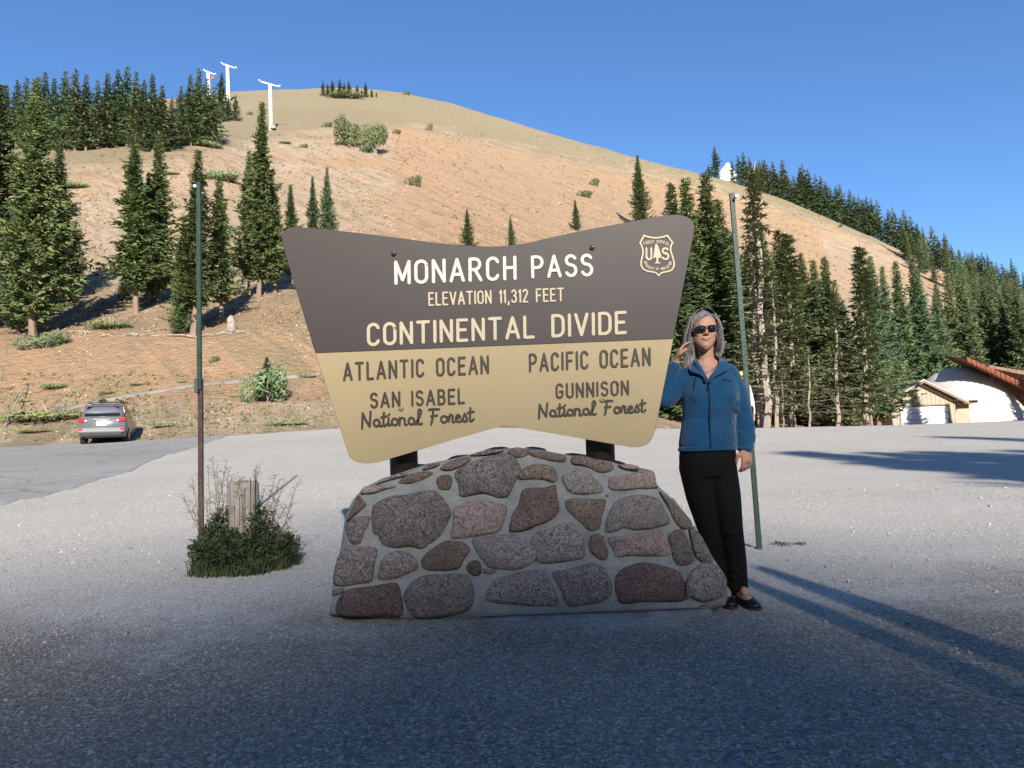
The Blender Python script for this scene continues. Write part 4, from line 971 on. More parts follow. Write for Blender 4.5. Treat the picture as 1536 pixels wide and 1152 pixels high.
for k, yy in enumerate(yb_):
    for (x, y) in dense:
        p = at(x, y, fd(x, y)+.05); c0 = at(cx0, cy0, 4.25); sh_ = 1 - (.0 if k < 3 else .05*(k-2))
        V.append(Vector((c0.x+(p.x-c0.x)*sh_ + .012*noise.noise(Vector((p.x*4, yy*6, p.z*4))), p.y*.25 + (4.2+yy)*.75 if k else p.y+.08, -.15+(p.z+.15)*sh_)))
L_ = len(levels)+len(yb_)
for k in range(L_-1):
    for i in range(n_): j = (i+1) % n_; F.append((k*n_+i, k*n_+j, (k+1)*n_+j, (k+1)*n_+i))
F.append(tuple(range(n_-1, -1, -1))); F.append(tuple(range((L_-1)*n_, L_*n_)))
me = bpy.data.meshes.new('mortar'); me.from_pydata([tuple(v) for v in V], [], F)
bm = bmesh.new(); bm.from_mesh(me); bmesh.ops.recalc_face_normals(bm, faces=bm.faces); bm.to_mesh(me); bm.free()
link('mortar', me, M_MORTAR, BASE, True)
# low poured footing along the front
m_ = MB(); P = []
for px in range(720, 1066, 23):
    py = 927 - (px-720)*.040; p = at(px, py, fd(px, py)-.012); P.append(p)
ft = [[p+Vector((0, 0, -.06)), p+Vector((0, -.035, -.06)), p+Vector((0, -.03, -.008+.012*noise.noise(p*9))), p+Vector((0, .03, .005))] for p in P]
m_.loft(ft); m_.build('footing', mat('old_concrete', (.17, .175, .165), .9, .5, 30, .25, 8), BASE, True, True)

L5 = lambda P: [(480+x/4.116, 660+y/4.116) for x, y in P]
L6 = lambda P: [(780+x/4.115, 660+y/4.115) for x, y in P]
STN = [
 (L5([(325,440),(345,395),(440,350),(540,340),(620,320),(700,315),(750,350),(790,410),(805,460),(780,520),(740,590),(690,630),(630,668),(560,655),(470,665),(400,650),(370,620),(355,590),(325,570)]),'g',1.2,'largest grey brown boulder on the left'),
 (L5([(255,325),(270,295),(320,278),(400,282),(465,280),(450,293),(400,303),(330,328)]),'p',.7,0),
 (L5([(350,270),(420,235),(500,205),(540,208),(510,225),(430,245)]),'g',.6,0),
 (L5([(487,262),(530,220),(600,200),(670,192),(697,207),(650,240),(590,262),(540,270)]),'b',.8,0),
 (L5([(632,182),(670,150),(740,140),(720,160),(680,175)]),'g',.6,0),
 (L5([(745,178),(770,150),(840,120),(910,107),(932,122),(900,145),(840,175),(790,188)]),'b',.8,0),
 (L5([(718,250),(735,225),(790,215),(815,230),(815,280),(790,308),(745,305),(725,285)]),'b',.8,0),
 (L5([(833,215),(870,170),(960,130),(1060,100),(1160,85),(1200,110),(1235,170),(1235,215),(1205,255),(1180,310),(1155,350),(1100,355),(1020,328),(950,335),(875,352),(860,320),(855,270)]),'g',1.2,'big stone at the crest of the mound'),
 (L5([(930,92),(1000,68),(1080,55),(1130,65),(1080,82),(990,95)]),'g',.6,0),
 (L5([(1160,70),(1215,45),(1270,65),(1290,80),(1260,105),(1210,108),(1175,85)]),'b',.8,0),
 (L5([(240,345),(265,370),(283,405),(240,440),(185,485),(165,500),(185,450),(205,400),(220,360)]),'r',.7,0),
 (L5([(162,530),(200,490),(260,470),(310,478),(300,520),(270,570),(250,635),(200,640),(172,600)]),'g',.9,0),
 (L5([(825,435),(870,400),(950,375),(1040,378),(1140,405),(1150,440),(1130,520),(1100,570),(1040,580),(930,598),(820,608),(812,570),(825,500)]),'p',1,'smooth pale pink stone'),
 (L6([(-65,545),(-50,470),(-10,400),(10,320),(60,298),(150,295),(215,280),(225,340),(240,440),(180,500),(110,525),(60,550),(0,562),(-60,565)]),'r',1,'dark red stone in the middle of the mound'),
 (L6([(-10,230),(10,185),(60,155),(130,148),(200,165),(225,200),(232,240),(205,262),(150,245),(60,240),(10,245)]),'b',.9,0),
 (L5([(95,790),(120,710),(175,655),(240,660),(340,665),(348,720),(330,790),(320,870),(240,890),(150,900),(85,880)]),'g',1.1,0),
 (L5([(365,790),(385,740),(430,700),(480,685),(550,700),(590,740),(603,790),(540,825),(460,855),(365,862)]),'g',1,0),
 (L5([(625,745),(660,700),(740,640),(790,622),(870,630),(915,655),(922,690),(890,730),(860,790),(770,808),(680,808),(635,790)]),'b',1,0),
 (L5([(945,610),(1050,595),(1180,580),(1260,620),(1320,660),(1340,720),(1310,760),(1240,795),(1140,800),(1040,785),(1000,740),(960,680)]),'s',1,'light speckled stone in the middle of the mound'),
 (L5([(905,775),(940,745),(980,745),(1000,790),(990,830),(950,838),(910,810)]),'r',.7,0),
 (L5([(1010,792),(1045,800),(1085,803),(1070,822),(1015,822)]),'b',.5,0),
 (L5([(105,1010),(140,950),(190,920),(300,905),(430,885),(480,890),(500,960),(505,1080),(400,1085),(200,1090),(110,1070)]),'r',1.1,0),
 (L5([(520,960),(550,900),(620,845),(740,830),(880,830),(930,870),(950,940),(945,990),(920,1040),(850,1075),(700,1095),(600,1095),(545,1050),(525,1000)]),'g',1.1,0),
 (L6([(-210,960),(-185,890),(-120,850),(-20,820),(60,803),(140,810),(180,870),(220,950),(235,1010),(180,1025),(60,1025),(-60,1010),(-190,1000)]),'s',1.1,0),
 (L5([(75,930),(140,910),(140,940),(85,955)]),'g',.5,0),
 (L6([(50,55),(110,65),(190,80),(275,95),(278,130),(220,130),(130,115),(60,90)]),'b',.7,0),
 (L6([(0,55),(45,65),(30,85),(0,95),(-30,70)]),'r',.6,0),
 (L6([(318,115),(350,95),(420,105),(500,130),(560,145),(575,180),(530,200),(480,198),(430,170),(360,150),(325,145)]),'b',.8,0),
 (L6([(610,150),(680,150),(730,165),(735,182),(680,182),(630,172)]),'p',.6,0),
 (L6([(548,255),(560,232),(640,215),(740,200),(810,195),(830,225),(840,270),(850,290),(800,300),(730,300),(650,308),(580,308),(550,295)]),'p',.8,0),
 (L6([(260,230),(310,200),(360,185),(420,205),(470,240),(500,260),(512,320),(460,330),(380,335),(320,325),(285,290)]),'s',.9,0),
 (L6([(282,375),(340,360),(440,365),(525,368),(520,420),(505,480),(490,545),(430,563),(380,520),(340,480),(290,430)]),'b',.9,0),
 (L6([(527,570),(530,500),(560,430),(600,380),(680,345),(760,340),(840,360),(870,390),(895,440),(925,500),(900,525),(800,550),(700,555),(640,545),(600,565)]),'s',1.1,0),
 (L6([(70,620),(110,570),(200,540),(270,515),(330,515),(360,560),(385,610),(400,680),(380,730),(300,745),(200,760),(120,755),(80,700)]),'s',1,0),
 (L6([(425,640),(440,590),(475,578),(515,600),(530,650),(545,690),(535,735),(500,742),(455,710),(430,680)]),'b',.8,0),
 (L6([(545,605),(640,590),(760,568),(860,548),(905,562),(915,640),(922,710),(820,715),(700,712),(600,722),(580,680)]),'p',.9,'flat faced pinkish stone under the big speckled one'),
 (L6([(918,595),(950,562),(1000,552),(1020,580),(1045,640),(1075,700),(1070,750),(1020,775),(975,770),(945,730),(930,660)]),'g',.9,0),
 (L6([(865,320),(900,345),(960,400),(1010,450),(1055,500),(1045,540),(1010,548),(970,520),(935,460),(905,390)]),'b',.9,0),
 (L6([(1048,545),(1090,560),(1125,600),(1150,660),(1185,720),(1185,755),(1150,765),(1100,735),(1070,670)]),'g',.9,0),
 (L6([(585,880),(610,820),(660,785),(740,760),(830,765),(920,790),(980,815),(1005,860),(1015,930),(1010,990),(900,1000),(760,998),(630,1008),(600,960)]),'r',1.1,'dark brown stone in the bottom row'),
 (L6([(200,820),(300,800),(400,770),(460,760),(520,790),(545,840),(568,900),(560,960),(500,1000),(400,1020),(320,1030),(280,1000),(250,920)]),'g',1,0),
 (L6([(1020,900),(1040,840),(1090,780),(1150,755),(1220,790),(1265,840),(1272,900),(1250,960),(1200,985),(1120,1000),(1050,970),(1030,985)]),'g',1.3,0),
 (L6([(1100,1035),(1130,1015),(1160,1010),(1170,1050),(1130,1068)]),'g',.8,0),
 (L6([(526,345),(532,338),(540,338),(545,345),(540,352),(531,352)]),'r',.4,0)]
def catmull(P, sub):
    n = len(P); o = []
    for i in range(n):
        p0, p1, p2, p3 = [Vector(P[(i+k-1) % n]) for k in range(4)]
        for k in range(sub):
            t = k/sub; o.append(.5*((2*p1)+(p2-p0)*t+(2*p0-5*p1+4*p2-p3)*t*t+(3*p1-p0-3*p2+p3)*t**3))
    return o
for si, (P, mk, pr, lb) in enumerate(STN):
    big = len(P) > 9
    Q = catmull(P, 3 if big else 2); n = len(Q); c_ = sum(Q, Vector((0, 0)))/n
    size = math.sqrt(sum((q-c_).length for q in Q)/n)/6.5
    pr2 = pr*(.6+.4*size)
    V = []; F = []
    rg = [(1.015, .03), (1.0, -.002), (.975, -.014), (.93, -.022), (.80, -.030), (.58, -.035), (.32, -.037)]
    sd = Vector((si*3.1, si*1.7, 0)); tx, tz = random.uniform(-.012, .012), random.uniform(-.012, .012)
    for k, (s_, off) in enumerate([(a_*1.02, b_*.8) for a_, b_ in rg]):
        for i, q in enumerate(Q):
            jit = 1 + (.022*noise.noise(Vector((i*.9, k*.2, si))) if k < 4 else 0)
            u = c_+(q-c_)*s_*jit; dd = off*pr2 if off < 0 else off
            w_ = at(u.x, u.y, fd(u.x, u.y))
            rgh = (noise.fractal(Vector((w_.x*7, w_.z*7, si*2.3)), .9, 2.1, 5)) * .013*pr2*(min(1, k/2.5))
            w_ = at(u.x, u.y, fd(u.x, u.y)+dd+rgh + (tx*(u.x-c_.x)+tz*(u.y-c_.y))*.01*k/6)
            V.append(w_)
    V.append(at(c_.x, c_.y, fd(c_.x, c_.y)-.037*pr2))
    for k in range(len(rg)-1):
        for i in range(n): j = (i+1) % n; F.append((k*n+i, (k+1)*n+i, (k+1)*n+j, k*n+j))
    e = (len(rg)-1)*n
    for i in range(n): F.append((e+i, len(V)-1, e+(i+1) % n))
    me = bpy.data.meshes.new('stone'); me.from_pydata([tuple(v) for v in V], [], F)
    bm = bmesh.new(); bm.from_mesh(me); bmesh.ops.recalc_face_normals(bm, faces=bm.faces); bm.to_mesh(me); bm.free()
    o = link('stone', me, GR[mk], BASE, True)
    if lb: o['label'] = lb
# stones on the flanks and the back, seen only from the side
def rock(c, r, seed, mk):
    m_ = MB(); m_.ellipsoid((0, 0, 0), (1, 1, 1), 12, 8); vs = []
    for v in m_.v:
        v = Vector(v); k = 1+.22*noise.noise(v*1.3+Vector((seed, 0, 0)))+.06*noise.noise(v*4+Vector((seed, 3, 0)))
        vs.append(Vector((v.x*r[0]*k, v.y*r[1]*k, v.z*r[2]*k))+Vector(c))
    m_.v = [tuple(v) for v in vs]; m_.build('stone', GR[mk], BASE, True)
k = 0
for ii in (4, 10, 16, 22, 92, 98, 104, 110, 114):
    for yy in (.36, .64):
        x, y = dense[ii]; p = at(x, y, fd(x, y)+.05); c0 = at(cx0, cy0, 4.25); sx = -1 if p.x < c0.x else 1
        rock((p.x-sx*.035, p.y*.25+(4.2+yy)*.75, max(p.z, .08)), (.055, .11, .075), ii+yy, 'gbrsp'[k % 5]); k += 1
for ii in range(38, 84, 7):
    x, y = dense[ii]; p = at(x, y, fd(x, y)+.05); rock((p.x, p.y+.38+.05*(ii % 3), p.z-.030), (.11, .10, .045), ii, 'gbrsp'[k % 5]); k += 1

# ---------------------------------------------------------------- sign
YS = 4.22
def paint(name, colr, v):
    n_ = NT(name); a_ = n_.mix(n_.math('MULTIPLY', n_.ramp(n_.noise(1.6, 6, .6), [(.35, 0), (.7, 1)]), .6), colr, tuple(c*v for c in colr))
    a_ = n_.mix(n_.math('MULTIPLY', n_.ramp(n_.noise(9, 5, .7, vec=n_.mapping((1, 1, 6))), [(.5, 0), (.8, 1)]), .3), a_, tuple(min(1, c*1.25) for c in colr))
    n_.col(a_); n_.b.inputs['Roughness'].default_value = .55; n_.b.inputs['Specular IOR Level'].default_value = .35
    n_.bump(n_.noise(60, 5, .7, vec=n_.mapping((.15, 1, 3))), .12, .004); return n_.m
M_BROWN = paint('brown_sign_paint', (.042, .032, .030), .82); M_TAN = paint('tan_sign_paint', (.375, .292, .155), .88)
M_CREAM = paint('cream_letter_paint', (.50, .42, .28), .95); M_WHT = paint('white_letter_paint', (.56, .52, .455), .95); M_DKL = paint('dark_brown_letter_paint', (.040, .030, .025), .8)
M_POSTS = mat('dark_brown_pole', (.035, .022, .02), .45, .25, 20, .3, 6, spec=.4)
SIGN = empty('forest_sign', (at(745, 700, YS).x, YS+.1, .3), 0, 'large brown and tan winged pass sign with routed lettering on two brown poles', 'sign')
def sp(px, py, off=0.0):
    return at(px, py, YS) + Vector((0, -off, 0))
def arcpts(c, r, a0, a1, n=7):
    return [(c[0]+r*math.cos(math.radians(a0+(a1-a0)*i/n)), c[1]+r*math.sin(math.radians(a0+(a1-a0)*i/n))) for i in range(n+1)]
def qb(p0, p1, p2, n=6):
    return [((1-t)**2*p0[0]+2*(1-t)*t*p1[0]+t*t*p2[0], (1-t)**2*p0[1]+2*(1-t)*t*p1[1]+t*t*p2[1]) for t in [i/n for i in range(n+1)]]
upper = [(473,530)] + qb((427,378),(412,337),(450,341),10) + qb((452,341),(560,351),(640,363),8)[1:] + qb((640,363),(700,370),(735,371),6)[1:] + qb((735,371),(772,371),(820,358),6)[1:] + [(880,345),(940,334)] + qb((985,325.5),(1008,321),(1022,323),6) + qb((1022,323),(1047,327),(1041,350),8)[1:] + [(1010,508.5)]
lower = [(473,530),(1010,508.5)] + [(983,645)] + qb((980,652),(976,672),(948,671),8) + [(850,653.5)] + [(757,637)] + [(660,665)] + qb((575,691),(535,703),(523,682),9)
for nm, P, mt in (('upper_board', upper, M_BROWN), ('lower_board', lower, M_TAN)):
    m_ = MB(); q = [sp(x, y) for x, y in P]
    n = len(q); c_ = sum(q, Vector())/n
    fr2 = [p+Vector((0, 0, 0)) for p in q]; ins = [p + (c_-p).normalized()*.004 + Vector((0, -.004, 0)) for p in q]
    m_.add(ins + fr2 + [p+Vector((0, .045, 0)) for p in q], [tuple(range(n))] + [tuple(range(3*n-1, 2*n-1, -1))] + [(k*n+i, k*n+(i+1) % n, (k+1)*n+(i+1) % n, (k+1)*n+i) for k in range(2) for i in range(n)])
    m_.build(nm, mt, SIGN, fixn=True)
FO = .0045
for x0, x1, pt, pbt in ((586.5, 628, 600, 712), (880.5, 923.5, 600, 700)):
    dpt = 4.42; A = at((x0+x1)/2, pbt+22, dpt); r = (x1-x0)/2/FPX*dpt; B = at((x0+x1)/2-12, 372, dpt)
    m_ = MB(); m_.tube([A, B], r, 28); m_.build('pole', M_POSTS, SIGN, True)
for x, y, mk in ((591,381,M_DKL),(888,372,M_DKL),(602,613,M_TAN),(903,600,M_TAN)):
    m_ = MB(); c_ = sp(x, y, FO); m_.tube([c_+Vector((0,.003,0)), c_+Vector((0,-.008,0)), c_+Vector((0,-.013,0))], [.017,.015,.007], 12); bo = m_.build('bolt', mk, SIGN, True)
    m_ = MB(); m_.tube([c_+Vector((.004,-.012,.004)), c_+Vector((.004,-.016,.004))], .006, 8); m_.build('bolt_head', M_RIM, bo, True)
ZC = [0]
def ribbon(mb, P2, wid, to3, closed=False, th=.0045):
    """flat raised stroke with round ends along 2D points; to3(x,y,off)"""
    P = [Vector(p) for p in P2]; n = len(P); ZC[0] = (ZC[0]+1) % 12; off = FO+th+ZC[0]*.00025; L = []; Rr = []
    for i, p in enumerate(P):
        a_ = P[(i-1) % n] if (closed or i > 0) else None; b = P[(i+1) % n] if (closed or i < n-1) else None
        d1 = (p-a_).normalized() if a_ is not None else None; d2 = (b-p).normalized() if b is not None else None
        d1 = d1 if d1 is not None else d2; d2 = d2 if d2 is not None else d1
        nrm = Vector((-(d1+d2).y, (d1+d2).x))
        nrm = nrm.normalized() if nrm.length > 1e-6 else Vector((-d1.y, d1.x)); k = 1/max(.5, nrm.dot(Vector((-d1.y, d1.x))))
        L.append(p+nrm*wid*k); Rr.append(p-nrm*wid*k)
    if closed:
        f = [to3(q, off) for q in L]+[to3(q, off) for q in Rr]; g_ = [to3(q, FO-.001) for q in L]+[to3(q, FO-.001) for q in Rr]
        F_ = [(i, (i+1) % n, n+(i+1) % n, n+i) for i in range(n)] + [(i, (i+1) % n, 2*n+(i+1) % n, 2*n+i) for i in range(n)] + [(n+i, n+(i+1) % n, 3*n+(i+1) % n, 3*n+i) for i in range(n)]
        mb.add(f+g_, F_); return
    d0 = (P[0]-P[1]).normalized(); d9 = (P[-1]-P[-2]).normalized()
    def cap(p, d, r):
        s_ = Vector((-d.y, d.x)); return [p + (d*math.sin(a_)+s_*math.cos(a_))*r for a_ in [math.pi*k/5 for k in range(1, 5)]]
    out = L + list(reversed(cap(P[-1], d9, wid)))[::1]
    # order the end cap from left side to right side
    cp = cap(P[-1], d9, wid); cp2 = cap(P[0], d0, wid)
    if (cp[0]-L[-1]).length > (cp[-1]-L[-1]).length: cp = cp[::-1]
    if (cp2[0]-Rr[0]).length > (cp2[-1]-Rr[0]).length: cp2 = cp2[::-1]
    m_ = len(L); vs = L + cp + Rr[::-1] + cp2; N_ = len(vs)
    f = [to3(q, off) for q in vs]; g_ = [to3(q, FO-.001) for q in vs]
    F_ = [(i, i+1, m_+4+(m_-2-i), m_+4+(m_-1-i)) for i in range(m_-1)]
    F_ += [tuple([m_-1]+list(range(m_, m_+4))+[m_+4]), tuple([m_+4+m_-1]+list(range(m_+4+m_, N_))+[0])]
    F_ += [(i, (i+1) % N_, N_+(i+1) % N_, N_+i) for i in range(N_)]
    mb.add(f+g_, F_)
def A_(cx, cy, rx, ry, a0, a1, n=8): return [(cx+rx*math.cos(math.radians(a0+(a1-a0)*i/n)), cy+ry*math.sin(math.radians(a0+(a1-a0)*i/n))) for i in range(n+1)]
W = .42
GLY = {
 'A': (.50, [[(0,0),(.25,1),(.50,0)], [(.085,.30),(.415,.30)]]), 'B': (.42, [[(0,0),(0,1),(.22,1)]+A_(.22,.77,.17,.23,90,-90)[1:]+[(0,.54)], [(.2,.54)]+A_(.22,.27,.20,.27,90,-90)+[(0,0)]]),
 'C': (.42, [A_(.21,.76,.21,.24,15,180)+A_(.21,.24,.21,.24,180,345)]), 'D': (.44, [[(0,0),(0,1),(.18,1)]+A_(.2,.72,.24,.28,90,0)+A_(.2,.28,.24,.28,0,-90)+[(0,0)]]),
 'E': (.38, [[(.38,1),(0,1),(0,0),(.38,0)], [(0,.52),(.32,.52)]]), 'F': (.38, [[(.38,1),(0,1),(0,0)], [(0,.50),(.31,.50)]]),
 'G': (.44, [A_(.21,.76,.21,.24,15,180)+A_(.21,.24,.21,.24,180,360)+[(.42,.46),(.24,.46)]]), 'H': (.42, [[(0,0),(0,1)], [(.42,0),(.42,1)], [(0,.52),(.42,.52)]]),
 'I': (0.0, [[(0,0),(0,1)]]), 'L': (.36, [[(0,1),(0,0),(.36,0)]]), 'M': (.54, [[(0,0),(0,1),(.27,.15),(.54,1),(.54,0)]]), 'N': (.44, [[(0,0),(0,1),(.44,0),(.44,1)]]),
 'O': (.44, [A_(.22,.76,.22,.24,0,180)+A_(.22,.24,.22,.24,180,360)+[(.44,.76)]]), 'P': (.42, [[(0,0),(0,1),(.2,1)]+A_(.2,.73,.22,.27,90,-90)+[(0,.46)]]),
 'R': (.44, [[(0,0),(0,1),(.2,1)]+A_(.2,.75,.20,.25,90,-90)+[(0,.50)], [(.2,.50),(.44,0)]]), 'S': (.42, [A_(.21,.77,.20,.23,25,270)+A_(.21,.27,.21,.27,90,-155)]),
 'T': (.46, [[(0,1),(.46,1)], [(.23,1),(.23,0)]]), 'U': (.42, [[(0,1),(0,.24)]+A_(.21,.24,.21,.24,180,360)+[(.42,1)]]), 'V': (.48, [[(0,1),(.24,0),(.48,1)]]),
 '1': (.10, [[(.0,.82),(.10,1),(.10,0)]]), '2': (.38, [A_(.19,.78,.19,.22,165,-30)+[(0,0),(.38,0)]]), '3': (.38, [A_(.18,.77,.18,.23,160,-90)+A_(.18,.27,.20,.27,90,-160)]),
 ',': (.08, [[(.06,.06),(.0,-.18)]]), ' ': (.30, [])}
def splitc(P, lim=48):
    out = [[P[0]]]
    for i in range(1, len(P)-1):
        out[-1].append(P[i]); a_ = Vector(P[i])-Vector(P[i-1]); b = Vector(P[i+1])-Vector(P[i])
        if a_.length > .01 and b.length > .01 and math.degrees(a_.angle(b)) > lim: out.append([P[i]])
    out[-1].append(P[-1]); return out
def textline(s_, BL, BR, TL, mt, label, sw=.075, gap=.27, name='lettering'):
    adv = []; x = 0
    for i, ch in enumerate(s_):
        adv.append(x); x += GLY[ch][0] + gap
    tot = x-gap; BL, BR, TL = Vector(BL), Vector(BR), Vector(TL); X = (BR-BL); Yv = (TL-BL); hgt = Yv.length; ww = X.length
    sx = ww/(tot+2*sw*hgt/ww*0+2*sw)
    mb = MB()
    swp = sw*hgt
    def to3(q, off): return sp(q.x, q.y, off)
    Xn = X.normalized(); Yn = Yv.normalized(); h2 = hgt-2*swp; w2 = (ww-2*swp)/tot
    for ch, a0 in zip(s_, adv):
        if not GLY[ch][1]: continue
        mb = MB()
        for st_ in GLY[ch][1]:
            P = [BL + Xn*swp + Yn*swp + Xn*((a0+p[0])*w2) + Yn*(p[1]*h2) for p in st_]
            P = [P[0]] + [P[i] for i in range(1, len(P)) if (P[i]-P[i-1]).length > 1e-4]
            for Q in splitc(P): ribbon(mb, Q, swp, to3)
        mb.build('letter', mt, SIGN, fixn=True)
textline('MONARCH', (592,428), (775,420.5), (591.5,391.5), M_WHT, 'cream white raised word MONARCH', .066, .28)
textline('PASS', (797,418.5), (890,415), (796,384), M_WHT, 'cream white raised word PASS', .066, .27)
textline('ELEVATION 11,312 FEET', (643,459.5), (846,452.5), (642.5,439), M_CREAM, 'small cream line ELEVATION 11,312 FEET', .06, .27)
textline('CONTINENTAL DIVIDE', (551,520), (940,501.5), (550.5,485), M_CREAM, 'cream line CONTINENTAL DIVIDE', .068, .27)
textline('ATLANTIC OCEAN', (515,572), (734,561), (514.5,544), M_DKL, 'brown line ATLANTIC OCEAN', .065, .33)
textline('PACIFIC OCEAN', (793.5,558.5), (976,549), (793,530.5), M_DKL, 'brown line PACIFIC OCEAN', .065, .32)
textline('SAN ISABEL', (555.5,613), (698,606), (555,589), M_DKL, 'brown line SAN ISABEL', .07, .30)
textline('GUNNISON', (833.5,598.5), (943.5,593), (833,575.5), M_DKL, 'brown line GUNNISON', .07, .30)
SC = {
 'N': (.62, [[(.02,-.08),(.06,.5),(.10,1.0)], [(.10,1.0),(.25,.5),(.46,.02)], [(.46,.02),(.50,.5),(.56,1.08)]]),
 'a': (.50, [A_(.20,.26,.17,.24,60,400,12)+[(.37,.2)]+A_(.45,.12,.08,.1,190,300,4)]),
 't': (.34, [[(.16,.95),(.10,.2)]+A_(.18,.12,.08,.10,190,300,4)+[(.32,.16)], [(.0,.62),(.34,.70)]]),
 'i': (.26, [[(.10,.55),(.07,.2)]+A_(.14,.12,.07,.1,190,300,4)+[(.26,.18)], [(.14,.80),(.15,.84)]]),
 'o': (.46, [A_(.20,.26,.17,.24,80,440,12)+[(.34,.42),(.46,.40)]]),
 'n': (.54, [[(.06,.54),(.03,.02)], [(.04,.25)]+A_(.20,.34,.14,.18,150,10,6)+[(.33,.12)]+A_(.41,.10,.08,.09,190,300,4)]),
 'l': (.40, [[(.0,.14),(.20,.55)]+A_(.22,.88,.08,.18,-30,160,6)+[(.10,.3)]+A_(.22,.12,.11,.12,190,320,5)]),
 'F': (.60, [[(.02,1.0),(.30,1.04),(.60,1.0)], [(.26,1.0),(.20,.4),(.10,-.04)], [(.12,.52),(.46,.56)]]),
 'r': (.40, [[(.02,.1),(.12,.58),(.18,.50),(.26,.50),(.24,.2)]+A_(.31,.12,.07,.1,190,300,4)]),
 'e': (.42, [[(.06,.26),(.28,.34)]+A_(.19,.38,.10,.13,-10,150,6)+A_(.22,.24,.17,.22,160,310,8)+[(.42,.2)]]),
 's': (.38, [[(.0,.08),(.18,.58),(.26,.35)]+A_(.19,.16,.11,.14,40,-150,6)])}
def script(words, BL, BR, H_, mt, label):
    seq = []; x = 0
    for wd in words:
        for ch in wd: seq.append((ch, x)); x += SC[ch][0] + (.05 if ch in 'NF' else -.02)
        x += .36
    tot = x-.36; BL, BR = Vector(BL), Vector(BR); X = BR-BL; Xn = X.normalized(); Yn = Vector((Xn.y, -Xn.x)); u = X.length/tot; mb = MB()
    for ch, a0 in seq:
        mb = MB()
        for st_ in SC[ch][1]:
            P = [BL + Xn*((a0+p[0])*u) + Yn*(p[1]*H_) for p in st_]; P = [P[0]]+[P[i] for i in range(1, len(P)) if (P[i]-P[i-1]).length > .15]
            if len(P) > 1:
                for Q in splitc(P, 75): ribbon(mb, Q, 1.65, lambda q, off: sp(q.x, q.y, off))
        mb.build('letter', mt, SIGN, fixn=True)
script(['National', 'Forest'], (543,641), (711,632), 21, M_DKL, 'brown brush script National Forest on the left')
script(['National', 'Forest'], (808,626), (968,618), 19, M_DKL, 'brown brush script National Forest on the right')
# shield emblem
def shp(x, y): return Vector((940+x/14.4, 340+y/14.4))
to3 = lambda q, off: sp(q.x, q.y, off)
ring_ = [(370,200)]+qb((370,205),(620,300),(870,200),8)[1:]+[(925,275),(985,355)]+qb((985,355),(925,430),(945,540),5)[1:]+qb((945,540),(1000,700),(1018,790),5)[1:]+qb((1018,790),(1020,930),(920,965),6)[1:]+[(760,1000),(730,1015),(685,1062),(635,1010),(600,995)]+qb((480,975),(320,950),(305,820),7)+qb((305,800),(315,700),(345,600),4)[1:]+qb((345,560),(350,470),(285,358),5)+[(330,275)]
m_ = MB(); ribbon(m_, [shp(*p) for p in ring_], 1.15, to3, closed=True); o = m_.build('shield_outline', M_CREAM, SIGN, fixn=True); o['label'] = 'cream outline of the shield emblem'
m_ = MB(); tr_ = [(632,372),(612,400),(600,470),(585,560),(575,640),(560,690),(600,680),(636,668),(636,770),(600,792),(600,803),(722,803),(722,790),(680,770),(678,668),(712,682),(748,692),(738,620),(705,520),(668,410)]
q = [sp(*shp(*p), FO+.0042) for p in tr_]; m_.prism(q, (0, .004, 0)); m_.build('tree_emblem', M_CREAM, SIGN, fixn=True)
def glyph_at(ch, org, sx, sy, rot, wd, mb):
    c_, s_ = math.cos(rot), math.sin(rot)
    for st_ in GLY[ch][1]:
        P = [shp(org[0]+(p[0]*sx*c_ - (-p[1]*sy)*s_), org[1]+(p[0]*sx*s_ + (-p[1]*sy)*c_)) for p in st_]
        ribbon(mb, P, wd, to3, th=.003)
m_ = MB(); glyph_at('U', (425,715), 250, 240, -.02, 1.35, m_); glyph_at('S', (770,715), 300, 240, -.02, 1.35, m_); m_.build('emblem_letters', M_CREAM, SIGN, fixn=True)['kind'] = 'stuff'
for a_ in ((398,450,465,450),(505,455,560,455)): pass
m_ = MB()
t1 = 'FOREST SERVICE'
for i, ch in enumerate(t1):
    t = i/(len(t1)-1); x = 372+ (870-372)*t; y = 405 - 45*math.sin(math.pi*t) + 0*t; glyph_at(ch, (x, y), 62, 62, (t-.5)*.7 if 0 else -.35+.7*t, .33, m_)
t2 = 'DEPARTMENT OF AGRICULTURE'
pth = [(375,760),(385,830),(430,890),(520,925),(680,950),(830,930),(915,890),(955,820),(965,760)]
cum = [0]
for i in range(1, len(pth)): cum.append(cum[-1]+math.hypot(pth[i][0]-pth[i-1][0], pth[i][1]-pth[i-1][1]))
for i, ch in enumerate(t2):
    s_ = cum[-1]*i/(len(t2)-.3); x = np.interp(s_, cum, [p[0] for p in pth]); y = np.interp(s_, cum, [p[1] for p in pth])
    x2 = np.interp(s_+20, cum, [p[0] for p in pth]); y2 = np.interp(s_+20, cum, [p[1] for p in pth]); glyph_at(ch, (x, y), 52, 50, math.atan2(y2-y, x2-x+1e-6), .3, m_)
m_.build('emblem_small_print', M_CREAM, SIGN, fixn=True)['kind'] = 'stuff'

